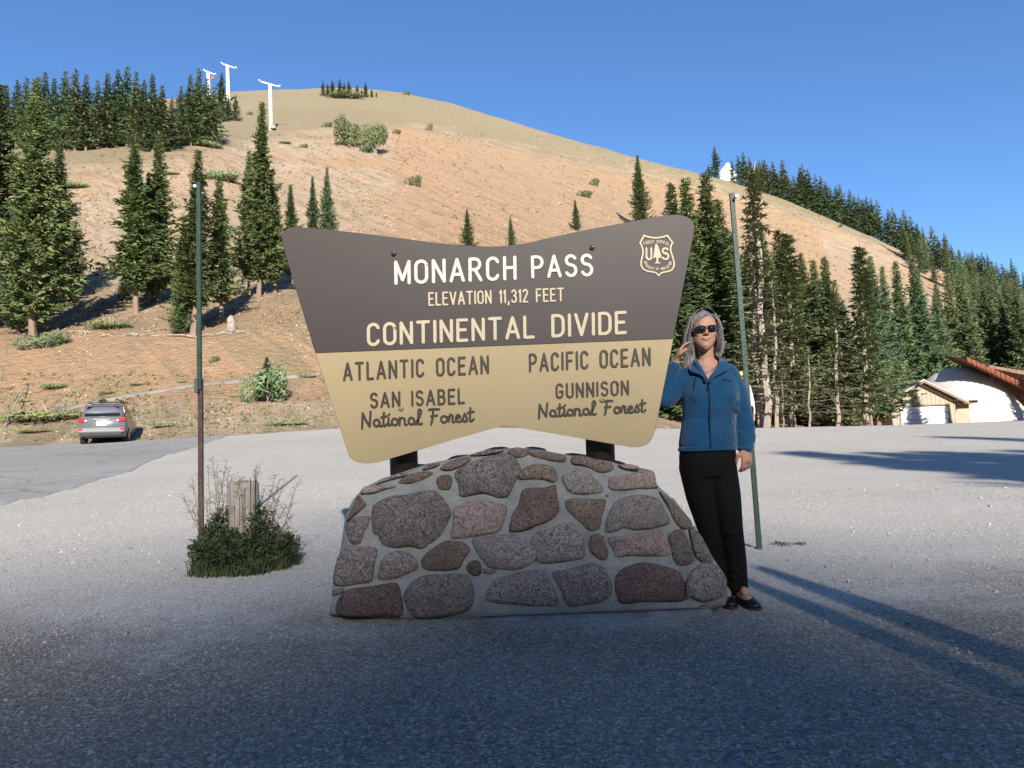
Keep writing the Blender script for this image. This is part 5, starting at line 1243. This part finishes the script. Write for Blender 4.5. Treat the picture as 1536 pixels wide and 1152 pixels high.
# ---------------------------------------------------------------- pebbles on the near ground (uncountable)
V = []; F = []; R = random.Random(77)
n = 0
while n < 26000:
    d = 1.9 + 9.5*R.random()**1.7; px = R.uniform(-40, 1580); x = (px-768)/FPX*d
    if 4.0 < d < 5.2 and -1.25 < x < 1.35: d = d-1.6
    dn_ = noise.noise(Vector((x*.9, d*.9, 3)))
    if R.random() > .55+dn_: continue
    s_ = .0028*R.uniform(.6, 1.6)**2*(1 if R.random() < .97 else 2.2)*(1+d*.12); c_ = Vector((x, d, G(x, d)+s_*.25+.001)); b = len(V)
    a_ = R.uniform(0, 3); rr = [R.uniform(.6, 1.3) for _ in range(4)]
    V += [c_+Vector((math.cos(a_+k*1.571)*s_*rr[k], math.sin(a_+k*1.571)*s_*rr[k], -s_*.3)) for k in range(4)] + [c_+Vector((R.uniform(-.3, .3)*s_, R.uniform(-.3, .3)*s_, s_*.6))]
    F += [(b, b+1, b+4), (b+1, b+2, b+4), (b+2, b+3, b+4), (b+3, b, b+4)]; n += 1
me = bpy.data.meshes.new('gravel'); me.from_pydata([tuple(v) for v in V], [], F)
tag(link('gravel', me, mat('gravel_stones', (.27, .26, .25), .9, 0, 1, .45, 30)), 'loose gravel stones in the foreground', 'gravel', kind='stuff')
# ---------------------------------------------------------------- woman
YW = 4.31
K = YW/FPX
def P_(px, py, dd=0.0): return at(px, py, YW) + Vector((0, dd, 0))
def skin_mat(name, c1):
    n_ = NT(name); c = n_.mix(n_.ramp(n_.noise(14, 5, .6), [(.35, 0), (.7, .6)]), c1, (c1[0]*.95, c1[1]*.72, c1[2]*.68)); n_.col(c); n_.b.inputs['Roughness'].default_value = .5
    n_.b.inputs['Subsurface Weight'].default_value = .12; n_.b.inputs['Subsurface Scale'].default_value = .01; n_.bump(n_.noise(90, 4), .08, .003); return n_.m
M_SKIN = skin_mat('skin', (.40, .235, .17))
n_ = NT('blue_fleece'); c = n_.ramp(n_.noise(7, 6, .65), [(.3, (.005, .041, .098)), (.7, (.009, .063, .142))]); n_.col(c); n_.b.inputs['Roughness'].default_value = 1
n_.b.inputs['Sheen Weight'].default_value = .25
n_.bump(n_.math('ADD', n_.noise(260, 3, .7), n_.math('MULTIPLY', n_.noise(9, 4, .5), 2.5)), .35, .012); M_JACK = n_.m
M_JDARK = mat('dark_blue_zip', (.004, .012, .03), .7)
n_ = NT('black_trousers'); n_.col((.0035, .0035, .004)); n_.b.inputs['Roughness'].default_value = .9; n_.bump(n_.noise(10, 5, .5), .5, .02); M_TROU = n_.m
n_ = NT('grey_hair'); st_ = n_.noise(30, 4, .7, vec=n_.mapping((6, 6, .5))); c = n_.ramp(st_, [(.3, (.07, .06, .055)), (.5, (.19, .17, .16)), (.72, (.36, .33, .315))]); n_.col(c); n_.b.inputs['Roughness'].default_value = .5; n_.bump(st_, .7, .006); M_HAIR = n_.m
M_LENS = mat('dark_sunglass_lens', (.012, .008, .008), .05, spec=.8, coat=.6); M_SHOE = mat('black_shoe_leather', (.01, .01, .01), .4, spec=.5); M_LIP = mat('lips', (.33, .12, .10), .45)
M_SHIRT = mat('white_pink_print_shirt', (.60, .42, .42), .8, 0, 1, .35, 60)
WOM = empty('person', P_(1095, 903, .05), 0, 'grey haired woman in sunglasses, blue fleece jacket and black trousers leaning at the sign', 'person')
WOM.location.z = G(WOM.location.x, WOM.location.y)
def fin(me, name, mt, parent=WOM):
    me.name = name; me.materials.clear(); me.materials.append(mt)
    me.polygons.foreach_set('use_smooth', [True]*len(me.polygons)); o = bpy.data.objects.new(name, me); COL.objects.link(o)
    if parent is not None: o.parent = parent; o.matrix_parent_inverse = parent.matrix_basis.inverted()
    return o
# --- body
b = MB()
HC = P_(1056, 489, .02)
b.ellipsoid(HC+Vector((0, .016, .004)), (.074, .088, .086), 24, 16)
FC = P_(1055, 500, -.005)
b.loft([[P_(1055+hw*math.copysign(abs(math.cos(a_))**.9, math.cos(a_)), py, dd) + Vector((0, -dp*max(0, -math.sin(a_))**.85 + .03*max(0, math.sin(a_)), 0)) for a_ in np.linspace(0, 2*math.pi, 28, endpoint=False)]
  for py, hw, dp, dd in ((474.6,7,.044,.0),(477,12,.066,.0),(481,15.6,.078,.0),(486,18,.083,.0),(490,18.9,.084,.0),(494,18.9,.083,.0),(499,18.8,.082,.0),(504,18.2,.082,.0),(509,17.4,.083,.0),(514,16,.083,.0),(518,13.8,.082,.0),(522,10.6,.078,-.002),(525.5,6.5,.066,-.008),(527.3,2.8,.05,-.015))])
for sx in (-1, 1):
    b.ellipsoid(P_(1055+sx*10.0, 503.5, -.058), (.022, .020, .020))             # cheekbones
    b.ellipsoid(P_(1055+sx*7, 490, -.074), (.022, .010, .008))                 # brow
b.ellipsoid(P_(1054.6, 520.5, -.070), (.020, .016, .014))                      # chin
b.chain([P_(1054, 493, -.078), P_(1053.6, 499, -.094), P_(1053.3, 503.2, -.102)], [.0075, .0085, .0100])
for sx in (-1, 1): b.ellipsoid(P_(1053.4+sx*2.7, 504.3, -.092), (.0080, .009, .0065))
b.ellipsoid(P_(1054, 511.2, -.078), (.024, .012, .013))
b.ellipsoid(P_(1075, 501.5, .012), (.008, .017, .030), R=Matrix.Rotation(.15, 3, 'Y')); b.ellipsoid(P_(1036.5, 503, .018), (.007, .016, .028))
b.chain([P_(1058, 512, .02), P_(1061, 535, .03), P_(1064, 553, .035)], [.050, .048, .060], (1, .92, 1))
b.chain([P_(1063, 552, .03), P_(1062, 575, .01)], [.070, .085], (1.25, .85, 1))
b.chain([P_(1062, 580, .02), P_(1064, 640, .02), P_(1064, 680, .03)], [.10, .10, .11], (1.25, .85, 1))
for sx, x in ((-1, 1040), (1, 1086)): b.chain([P_(1062, 560, .03), P_(x, 565, .03)], [.06, .055])
# raised right arm (left in the picture)
b.chain([P_(1032, 568, .03), P_(1003, 595, .03)], [.045, .035]); b.chain([P_(1004, 590, .025), P_(1010, 556, .01), P_(1013, 545, .0)], [.03, .030, .027])
# lowered left arm
b.chain([P_(1098, 570, .03), P_(1117, 618, .03), P_(1116, 664, -.01), P_(1115, 674, -.02)], [.05, .042, .030, .027])
for a_, c_, d_, y1, y2 in (((1048, 695), (1069, 795), (1089, 874), .05, .075), ((1082, 695), (1096, 795), (1107.5, 876), -.01, .025)):
    b.chain([P_(*a_, .03), P_(*c_, y1), P_(*d_, y2)], [.070, .045, .034])
b.chain([P_(1107.5, 872, .03), P_(1110, 889, .0), P_(1116, 895, -.09)], [.032, .032, .024])
b.chain([P_(1089, 870, .075), P_(1091, 884, .06), P_(1089, 891, -.03)], [.032, .032, .024])
# hands
def hand(mb, wr, dirv, side, nrm, curl, sc=1.0):
    """wr wrist, dirv finger direction, side towards thumb, nrm palm normal (fingers curl towards it)"""
    dirv, side, nrm = Vector(dirv).normalized(), Vector(side).normalized(), Vector(nrm).normalized()
    for k in range(4):
        o = (1.5-k)*.0185*sc; mb.capsule(wr+dirv*.012+side*o*.6, wr+dirv*.085*sc+side*o, .015*sc, .0115*sc)
    mb.capsule(wr+dirv*.02, wr+dirv*.075*sc, .020*sc, .020*sc, None)
    for k, ln in enumerate((.070, .078, .073, .058)):
        o = (1.5-k)*.0195*sc; p = wr+dirv*.086*sc+side*o; d = dirv.copy(); r = .0092*sc
        for j, f in enumerate((.45, .32, .25)):
            ang = curl[k]*(.9, 1.1, .8)[j]; d = (d*math.cos(ang)+nrm*math.sin(ang)*1.0); d = d.normalized(); q = p+d*ln*f*sc; mb.capsule(p, q, r, r*.92); p = q; r *= .92
    p = wr+dirv*.028*sc+side*.026*sc; d = (dirv*.55+side*.75+nrm*.35).normalized(); q = p+d*.036*sc; mb.capsule(p-d*.01, q, .0145*sc, .0115*sc)
    d = (dirv*.9+side*.15+nrm*.5).normalized(); q2 = q+d*.030*sc; mb.capsule(q, q2, .0112*sc, .0100*sc); d = (dirv*.9-side*.2+nrm*.6).normalized(); mb.capsule(q2, q2+d*.022*sc, .0100*sc, .0085*sc)
hand(b, P_(1013.5, 543, .0), (.36, -.15, .75), (-.25, -.9, .12), (.85, .12, -.30), (.35, .42, .5, .6), .94)
hand(b, P_(1116, 671, -.03), (-.02, -.12, -1), (-.92, -.38, 0), (-.25, .95, -.05), (.5, .55, .6, .6), 1.0)
body = fin(remeshed(b, .0042, 3, .5), 'body', M_SKIN)
def evenrim(bm, it=14):
    E = [e for e in bm.edges if e.is_boundary]; nb = {}
    for e in E:
        a_, b_ = e.verts; nb.setdefault(a_, []).append(b_); nb.setdefault(b_, []).append(a_)
    for _ in range(it):
        new = {v: v.co*.4 + sum((n.co for n in ns), Vector())*(.6/len(ns)) for v, ns in nb.items()}
        for v, c_ in new.items(): v.co = c_
# --- jacket
j = MB()
def ell(cx, py, hw, hd, dd=0, n=28, tilt=0):
    c_ = P_(cx, py, dd); out = []
    for i in range(n):
        a_ = 2*math.pi*i/n; ca, sa = math.cos(a_), math.sin(a_)
        out.append(c_+Vector((hw*K*math.copysign(abs(ca)**.85, ca), hd*math.copysign(abs(sa)**.85, sa), tilt*ca)))
    return out
j.loft([ell(1061,541,14,.062,.035), ell(1061.5,549,22,.075,.035), ell(1062,556,32,.09,.035), ell(1064,564,40,.105,.03), ell(1065,578,43,.118,.02), ell(1066,596,42.5,.128,.008), ell(1066,612,41,.125,.01),
        ell(1064.5,628,39.5,.115,.02), ell(1063,645,40.5,.118,.02), ell(1062.5,660,42,.125,.02), ell(1062.5,666,42.5,.128,.02), ell(1062.5,669,41.5,.124,.02), ell(1062.5,674,42.2,.127,.02)])
j.ellipsoid(P_(1048, 596, -.065), (.075, .055, .07)); j.ellipsoid(P_(1083, 597, -.06), (.075, .055, .07))
j.chain([P_(1034,563,.03), P_(1016,583,.03), P_(1000,599,.03)], [.066,.064,.058]); j.chain([P_(1000,598,.03), P_(1004,578,.02), P_(1010,556,.01), P_(1011,551,.005)], [.058,.052,.044,.043])
j.ellipsoid(P_(1004, 601, .02), (.05, .05, .025))
for (x, y, dx, dy, r) in ((1010,588,12,4,.016),(1012,576,10,5,.014)): j.capsule(P_(x-dx*.5, y-dy*.5, -.018), P_(x+dx*.5, y+dy*.5, -.014), r, r*.9)
j.chain([P_(1094,561,.035), P_(1108,590,.03), P_(1116,622,.03)], [.070,.067,.062]); j.chain([P_(1116,622,.03), P_(1119,645,.015), P_(1118,662,-.005), P_(1117,672,-.015)], [.062,.060,.055,.045])
for (x, y, dx, dy, r) in ((1119,652,18,4,.016),(1119,659,18,2,.015),(1121,640,12,-4,.014)): j.capsule(P_(x-dx*.5, y-dy*.5, -.028), P_(x+dx*.5, y+dy*.5, -.026), r, r)
for (x0,y0,x1,y1,dd) in ((1101,606,1086,598,-.082),(1100,615,1082,614,-.088),(1040,634,1054,640,-.086),(1090,632,1076,640,-.086)): j.capsule(P_(x0,y0,dd+.02), P_(x1,y1,dd), .020, .010)
jm = remeshed(j, .0065, 5, .5)
# open the collar: remove the V at the throat
bm = bmesh.new(); bm.from_mesh(jm); kill = []
def intri(x, y):
    A, B, C = (1041, 536), (1083.5, 536), (1055.6, 579)
    s_ = lambda p, q, r: (p[0]-r[0])*(q[1]-r[1])-(q[0]-r[0])*(p[1]-r[1])
    d1, d2, d3 = s_((x, y), A, B), s_((x, y), B, C), s_((x, y), C, A)
    return not ((d1 < 0 or d2 < 0 or d3 < 0) and (d1 > 0 or d2 > 0 or d3 > 0))
for f in bm.faces:
    c_ = f.calc_center_median(); q = proj(c_)
    if c_.y < YW+.03 and intri(*q): kill.append(f)
bmesh.ops.delete(bm, geom=kill, context='FACES'); evenrim(bm); bm.to_mesh(jm); bm.free()
jack = fin(jm, 'jacket', M_JACK)
# throat and chest skin filling the open collar sits on the body mesh; add chest pad
cp_ = MB(); cp_.loft([[P_(1046,541,-.002), P_(1078,541,-.002), P_(1078,541,.03), P_(1046,541,.03)], [P_(1047,556,-.045), P_(1070,556,-.045), P_(1070,556,0), P_(1047,556,0)], [P_(1053,577,-.075), P_(1058,577,-.075), P_(1058,577,-.04), P_(1053,577,-.04)]])
b2 = MB(); b2.chain([P_(1062, 556, .02), P_(1060, 560, .0), P_(1056, 575, -.040)], [.060,.060,.034], (1.05,.8,1)); fin(remeshed(b2, .005, 3), 'chest', M_SKIN, body)
m_ = MB(); m_.tube([P_(1044.5,546,-.045), P_(1049,560,-.078), P_(1055,574,-.098)], .0045, 6); m_.tube([P_(1077,546,-.045), P_(1067,560,-.078), P_(1056,574,-.098)], .0045, 6); m_.build('shirt_edge', M_SHIRT, WOM, True)
m_ = MB(); m_.tube([P_(1041.5,541,-.02), P_(1043,548,-.046), P_(1048,561,-.076), P_(1054.5,576,-.100)], .014, 8); m_.tube([P_(1080.5,541,-.02), P_(1078.5,548,-.046), P_(1068.5,561,-.076), P_(1056.5,576,-.100)], .014, 8); m_.build('placket', M_JACK, jack, True)
m_ = MB(); m_.tube([P_(1046,548,-.05), P_(1052,556,-.068), P_(1059,558,-.070), P_(1067,554,-.062), P_(1074,546,-.045)], .0015, 5); m_.ellipsoid(P_(1057,559.5,-.073), (.004,.003,.004), 8, 6); m_.build('necklace', M_RIM, WOM, True)
def zy(t):  # front surface depth of jacket along zip
    return float(np.interp(t, [574,590,605,625,650,674], [-.102,-.116,-.122,-.108,-.106,-.112]))
m_ = MB(); m_.tube([P_(1055.3+ (y-574)*.035, y, zy(y)) for y in range(574, 675, 7)], .0042, 6); m_.build('zip', M_JDARK, WOM, True)
m_ = MB(); m_.tube([P_(1056,578,-.112), P_(1054.5,583,-.124), P_(1052.5,588,-.128)], .0035, 6); m_.build('zip_pull', M_JDARK, WOM, True)
m_ = MB()
for pts in ([P_(1077,571,-.098), P_(1085,572,-.094), P_(1092,573,-.085)], [P_(1041,564,-.062), P_(1037,575,-.085), P_(1034,590,-.09)], [P_(1087,564,-.055), P_(1093,575,-.068), P_(1096,592,-.068), P_(1098,610,-.058)]): m_.tube(pts, .0022, 5)
m_.build('seam', M_JDARK, jack, True)
m_ = MB(); m_.loft([ell(1062.5, y, 42.8+o, .129+o*.003, .02, 40) for y, o in ((669.5,-.4),(671,.3),(674.5,.3),(676,-.3))]); m_.build('hem', M_JACK, jack, True)
# collar flaps
def sheet(rows, name, mt, th=.006, parent=jack):
    me_ = MB(); nr_, nc_ = len(rows), len(rows[0]); me_.add([p for r in rows for p in r], [(i*nc_+k, i*nc_+k+1, (i+1)*nc_+k+1, (i+1)*nc_+k) for i in range(nr_-1) for k in range(nc_-1)])
    o = me_.build(name, mt, parent, True); s_ = o.modifiers.new('solid', 'SOLIDIFY'); s_.thickness = th; s_.offset = 0
    q = o.modifiers.new('sub', 'SUBSURF'); q.levels = 2; q.render_levels = 2; return o
sheet([[P_(1040,541,.02), P_(1043,548,-.035), P_(1049,561,-.075), P_(1055,575,-.104)], [P_(1036,543,.02), P_(1037,552,-.045), P_(1043,561,-.088), P_(1052,571,-.112)], [P_(1031,549,.02), P_(1030,555,-.050), P_(1033,562,-.085), P_(1040,560,-.090)]], 'collar', M_JACK)
sheet([[P_(1078,533,.035), P_(1078,542,-.030), P_(1069,557,-.072), P_(1056,575,-.104)], [P_(1083,531,.035), P_(1085,543,-.045), P_(1078,556,-.092), P_(1064,568,-.114)], [P_(1089,541,.035), P_(1093,549,-.045), P_(1090,555,-.075), P_(1083,559,-.092)]], 'collar', M_JACK)
sheet([[P_(1041,538,.03), P_(1050,534,.085), P_(1066,531,.095), P_(1079,531,.035)], [P_(1037,545,.03), P_(1048,545,.105), P_(1070,543,.11), P_(1086,541,.035)]], 'collar', M_JACK)
for x, y, dd, r in ((1117,672,-.015,.050),):
    m_ = MB(); m_.loft([[P_(x, y, dd)+Vector((r*rr*math.cos(a_), r*rr*math.sin(a_), dz)) for a_ in np.linspace(0, 6.283, 20, endpoint=False)] for rr, dz in ((.80,-.014),(.98,-.012),(1.02,0),(.98,.012),(.8,.014))]); m_.build('cuff', M_JACK, jack, True)
# --- trousers
t = MB()
t.loft([ell(1063,668,40,.118,.025), ell(1063,685,42,.125,.03), ell(1064,700,41,.126,.032), ell(1066,715,37,.110,.032)])
t.chain([P_(1047,700,.03), P_(1055,745,.04), P_(1069,795,.05), P_(1079,840,.07), P_(1088,868,.075), P_(1090,876,.075)], [.108,.094,.076,.070,.068,.070], (1,1,1))
t.chain([P_(1082,700,.03), P_(1089,745,.0), P_(1096,795,-.01), P_(1105,840,.015), P_(1107.5,872,.025), P_(1108,880,.025)], [.100,.088,.070,.062,.062,.064])
for (x, y, dx, r, dd) in ((1097,797,18,.012,-.070),(1103,852,16,.012,-.036),(1105,864,18,.011,-.030)): t.capsule(P_(x-dx*.5, y+2, dd), P_(x+dx*.5, y-2, dd), r, r)
fin(remeshed(t, .0075, 4, .5), 'trousers', M_TROU)
# --- shoes
for cx_, cy_, dd, yw in ((1116, 893, -.02, .14), (1092, 889, .03, -.12)):
    base_ = P_(cx_, cy_, dd); gzv = G(base_.x, base_.y); Rz = Matrix.Rotation(yw, 3, 'Z'); s_ = MB(); so = MB()
    prof = [(.075,.030,.055),(.04,.038,.075),(-.02,.036,.062),(-.08,.042,.045),(-.12,.038,.034),(-.145,.026,.026),(-.155,.012,.02)]
    rings = []
    for y, hw, hh in prof:
        rings.append([Vector((base_.x, base_.y, gzv+.012)) + Rz @ Vector((hw*math.cos(a_), y, hh*max(0, math.sin(a_))**.8 if math.sin(a_) > 0 else 0)) for a_ in np.linspace(0, 2*math.pi, 18, endpoint=False)])
    s_.loft(rings); s_.build('shoe', M_SHOE, WOM, True, True)
    so.prism([Vector((base_.x, base_.y, gzv+.001)) + Rz @ Vector((x_, y_, 0)) for x_, y_ in ((.030,.08),(.038,.04),(.036,-.02),(.044,-.08),(.036,-.13),(.01,-.158),(-.01,-.158),(-.036,-.13),(-.044,-.08),(-.036,-.02),(-.038,.04),(-.030,.08))], (0, 0, .013)); so.build('sole', M_BLKP, WOM, fixn=True)
m_ = MB(); m_.ellipsoid(P_(1112, 885, -.055), (.026, .035, .03)); fin(remeshed(m_, .004, 2), 'instep', M_SKIN, body)
# --- lips, glasses, ears
m_ = MB(); m_.tube([P_(1046.3,510.0,-.080), P_(1050,511.0,-.0880), P_(1054,511.5,-.0895), P_(1058,510.6,-.087), P_(1062.2,509.2,-.079)], [.001,.0016,.0018,.0016,.001], 8); m_.tube([P_(1048.5,512.0,-.083), P_(1054,513.2,-.089), P_(1060,511.4,-.082)], [.001,.0022,.001], 8); m_.build('lips', M_LIP, body, True)
gl = MB()
for cx_, sx in ((1044.3, -1), (1062.6, 1)):
    ring = []
    for a_ in np.linspace(0, 2*math.pi, 24, endpoint=False):
        ca, sa = math.cos(a_), math.sin(a_); ring.append((8.1*math.copysign(abs(ca)**.75, ca), 4.6*math.copysign(abs(sa)**.8, sa)))
    yy0 = 496.4-.08*(cx_-1053)
    fr1 = [P_(cx_+x, yy0+y-.06*x, -.104+.0012*abs(x*sx+8)**1.0 - .0) for x, y in ring]; fr2 = [p+Vector((0, .004, 0)) for p in fr1]; cc = P_(cx_, yy0, -.105); cb2 = cc+Vector((0,.007,0))
    n = len(ring); gl.add(fr1+fr2+[cc+Vector((0, -.004, 0)), cb2], [(i, (i+1) % n, n+(i+1) % n, n+i) for i in range(n)]+[(i, 2*n, (i+1) % n) for i in range(n)]+[(n+(i+1) % n, 2*n+1, n+i) for i in range(n)])
GLS = gl.build('sunglasses', M_LENS, WOM, True, True)
m_ = MB()
m_.tube([P_(1050.5,494.8,-.109), P_(1053.3,493.8,-.113), P_(1056.5,494.2,-.109)], .0028, 6)
m_.tube([P_(1069.5,493.3,-.094), P_(1073,493.6,-.075), P_(1075.5,496,.01)], .0035, 6); m_.tube([P_(1037,496.5,-.094), P_(1035.3,497,-.075), P_(1035,499,.01)], .0035, 6); m_.build('frame', M_BLKP, GLS, True)
# --- hair
h_ = MB()
h_.ellipsoid(HC+Vector((.002, .030, .014)), (.084, .100, .094), 24, 16)
for pts, rr in (([(1040,482,.0),(1035,500,.02),(1033,520,.03),(1036,536,.02),(1038,543,.0)],[.032,.034,.036,.034,.022]), ([(1072,480,.005),(1079,498,.03),(1082,516,.035),(1080,530,.035)],[.030,.030,.034,.026]), ([(1056,500,.09),(1056,525,.09)],[.09,.08]),
                ([(1035,528,.0),(1031,545,.0),(1027,552,.0)],[.020,.018,.012])):
    h_.chain([P_(*p) for p in pts], rr)
hm = remeshed(h_, .005, 3)
bm = bmesh.new(); bm.from_mesh(hm); kill = []
for f in bm.faces:      # keep the face free of hair
    c_ = f.calc_center_median(); q = proj(c_)
    ex, ey = (q[0]-1056)/18.4, (q[1]-501)/(25.5 if q[1] < 501 else 30)
    pw_ = 1.55 if q[1] < 501 else 2
    if c_.y < YW-.012 and abs(ex)**pw_+abs(ey)**pw_ < 1: kill.append(f)
bmesh.ops.delete(bm, geom=kill, context='FACES'); evenrim(bm); bm.to_mesh(hm); bm.free()
hair = fin(hm, 'hair', M_HAIR)
V = []; F = []; R = random.Random(9)
def strand(pts, w0):
    n = len(pts)
    for i, p in enumerate(pts):
        s_ = Vector((1, .3, 0)).normalized()*w0*(1-.6*i/n); V.extend([p-s_, p+s_])
        if i: b_ = len(V)-4; F.append((b_, b_+1, b_+3, b_+2))
top = HC+Vector((.0, -.0, .10))
for i in range(900):
    sx = R.choice((-1, 1)); u = R.random(); side = (1037-R.uniform(0, 4.5)) if sx < 0 else (1075.5+R.uniform(0, 5.5))
    endy = R.uniform(512, 537) if sx < 0 else R.uniform(506, 528); y0 = R.uniform(-.055, .08)
    p0 = HC+Vector((.008+sx*.01, y0*.6, .108+R.uniform(-.004, .004)))
    p1 = HC+Vector((sx*.055, y0-.008, .080)); p2 = P_(side-sx*1, 490, y0*.9+.0); p3 = P_(side+R.uniform(-2, 3)*sx, 512, y0*.6+.0); p4 = P_(side+R.uniform(-3, 5), endy, y0*.5+R.uniform(-.05, .02))
    C_ = [p0, p1, p2, p3, p4]; out = []
    for k in range(4):
        a0, a1, a2, a3 = C_[max(k-1, 0)], C_[k], C_[k+1], C_[min(k+2, 4)]
        for s_ in (0, .25, .5, .75): out.append(.5*((2*a1)+(a2-a0)*s_+(2*a0-5*a1+4*a2-a3)*s_*s_+(3*a1-a0-3*a2+a3)*s_**3))
    strand(out, R.uniform(.0006, .0016))
for i in range(26):
    p = P_(R.uniform(1034, 1042), R.uniform(505, 530), R.uniform(-.04, .0)); q = P_(R.uniform(1018, 1040), R.uniform(530, 556), R.uniform(-.09, -.04)); m = p.lerp(q, .5)+Vector((-.02, -.01, -.01)); strand([p, m, q], .0008)
for i in range(90):
    q0 = R.uniform(-4, 5); strand([P_(1059+q0*.4, 472.2+abs(q0)*.1, -.052), P_(1051+q0, 474.8+R.uniform(0, 1.2), -.078), P_(1043.5+q0*.6, 480+R.uniform(-1, 2), -.082), P_(1038+q0*.2, 489+R.uniform(-2, 3), -.066), P_(1035.5, 500, -.035)], .0009)
for i in range(70):
    q0 = R.uniform(-2, 4); strand([P_(1060+q0*.4, 472.2, -.052), P_(1066+q0*.5, 475+R.uniform(0, 1), -.070), P_(1072+q0*.4, 482+R.uniform(-1, 1), -.060), P_(1076, 493, -.030)], .0009)
for i in range(0):
    p0 = P_(1053+R.uniform(-1, 2), 474.5, -.062); p1 = P_(1046+R.uniform(-2, 1), 480+R.uniform(-1, 2), -.080); p2 = P_(1039+R.uniform(-2, 1), 489+R.uniform(-2, 3), -.060); strand([p0, p1, p2], .0012)
me = bpy.data.meshes.new('loose_hair'); me.from_pydata([tuple(v) for v in V], [], F); link('loose_hair', me, M_HAIR, hair, True)

# ---------------------------------------------------------------- person almost hidden behind her
YH = 19.0; KH = YH/FPX
def H_(px, py, dd=0): return at(px, py, YH)+Vector((0, dd, 0))
hx = 1121.5; gb = G(H_(hx, 690).x, YH); zt = H_(hx, 556).z; sc_ = (zt-gb)/1.72
HP = empty('person', (H_(hx, 690).x, YH, gb), 0, 'person in yellow cap and white top almost hidden behind the woman in blue', 'person')
def hp(x, y, z): return Vector((HP.location.x+x*sc_, YH+y*sc_, gb+z*sc_))
q = MB(); q.ellipsoid(hp(.0,0,1.58), (.078*sc_,.095*sc_,.115*sc_)); q.chain([hp(0,.01,1.50),hp(0,.02,1.38)],[.055*sc_,.07*sc_]); q.chain([hp(0,.02,1.36),hp(0,.02,1.0)],[.13*sc_,.14*sc_],(1.15,.8,1))
for s_ in (-1,1):
    q.chain([hp(s_*.14,.02,1.36),hp(s_*.185,.03,1.08),hp(s_*.17,-.03,.84)],[.045*sc_,.038*sc_,.028*sc_]); q.chain([hp(s_*.17,-.03,.82),hp(s_*.165,-.05,.72)],[.028*sc_,.02*sc_]); q.chain([hp(s_*.09,.02,.9),hp(s_*.09,.0,.48),hp(s_*.09,.03,.07)],[.085*sc_,.058*sc_,.04*sc_]); q.chain([hp(s_*.09,.03,.05),hp(s_*.1,-.12,.03)],[.04*sc_,.03*sc_])
q.ellipsoid(hp(0,-.1,1.55), (.014*sc_,.02*sc_,.02*sc_))
fin(remeshed(q, .014, 3), 'body', M_SKIN, HP)
q = MB(); q.chain([hp(0,.02,1.37),hp(0,.02,.95)],[.15*sc_,.16*sc_],(1.15,.8,1))
for s_ in (-1,1): q.chain([hp(s_*.13,.02,1.37),hp(s_*.185,.03,1.08),hp(s_*.175,-.02,.86)],[.05*sc_,.045*sc_,.038*sc_])
fin(remeshed(q, .014, 3), 'white_shirt', mat('white_cotton', (.42,.42,.43), .8), HP)
q = MB()
for s_ in (-1,1): q.chain([hp(s_*.08,.02,.95),hp(s_*.09,.0,.5),hp(s_*.09,.02,.1)],[.12*sc_,.085*sc_,.06*sc_])
fin(remeshed(q, .014, 3), 'trousers', M_TROU, HP)
q = MB(); q.ellipsoid(hp(0,.01,1.63), (.092*sc_,.105*sc_,.085*sc_)); q.ellipsoid(hp(0.03,-.10,1.62), (.08*sc_,.08*sc_,.014*sc_)); fin(remeshed(q, .012, 2), 'cap', mat('yellow_cap', (.65,.45,.10), .8), HP)
for o in bpy.data.objects: pass
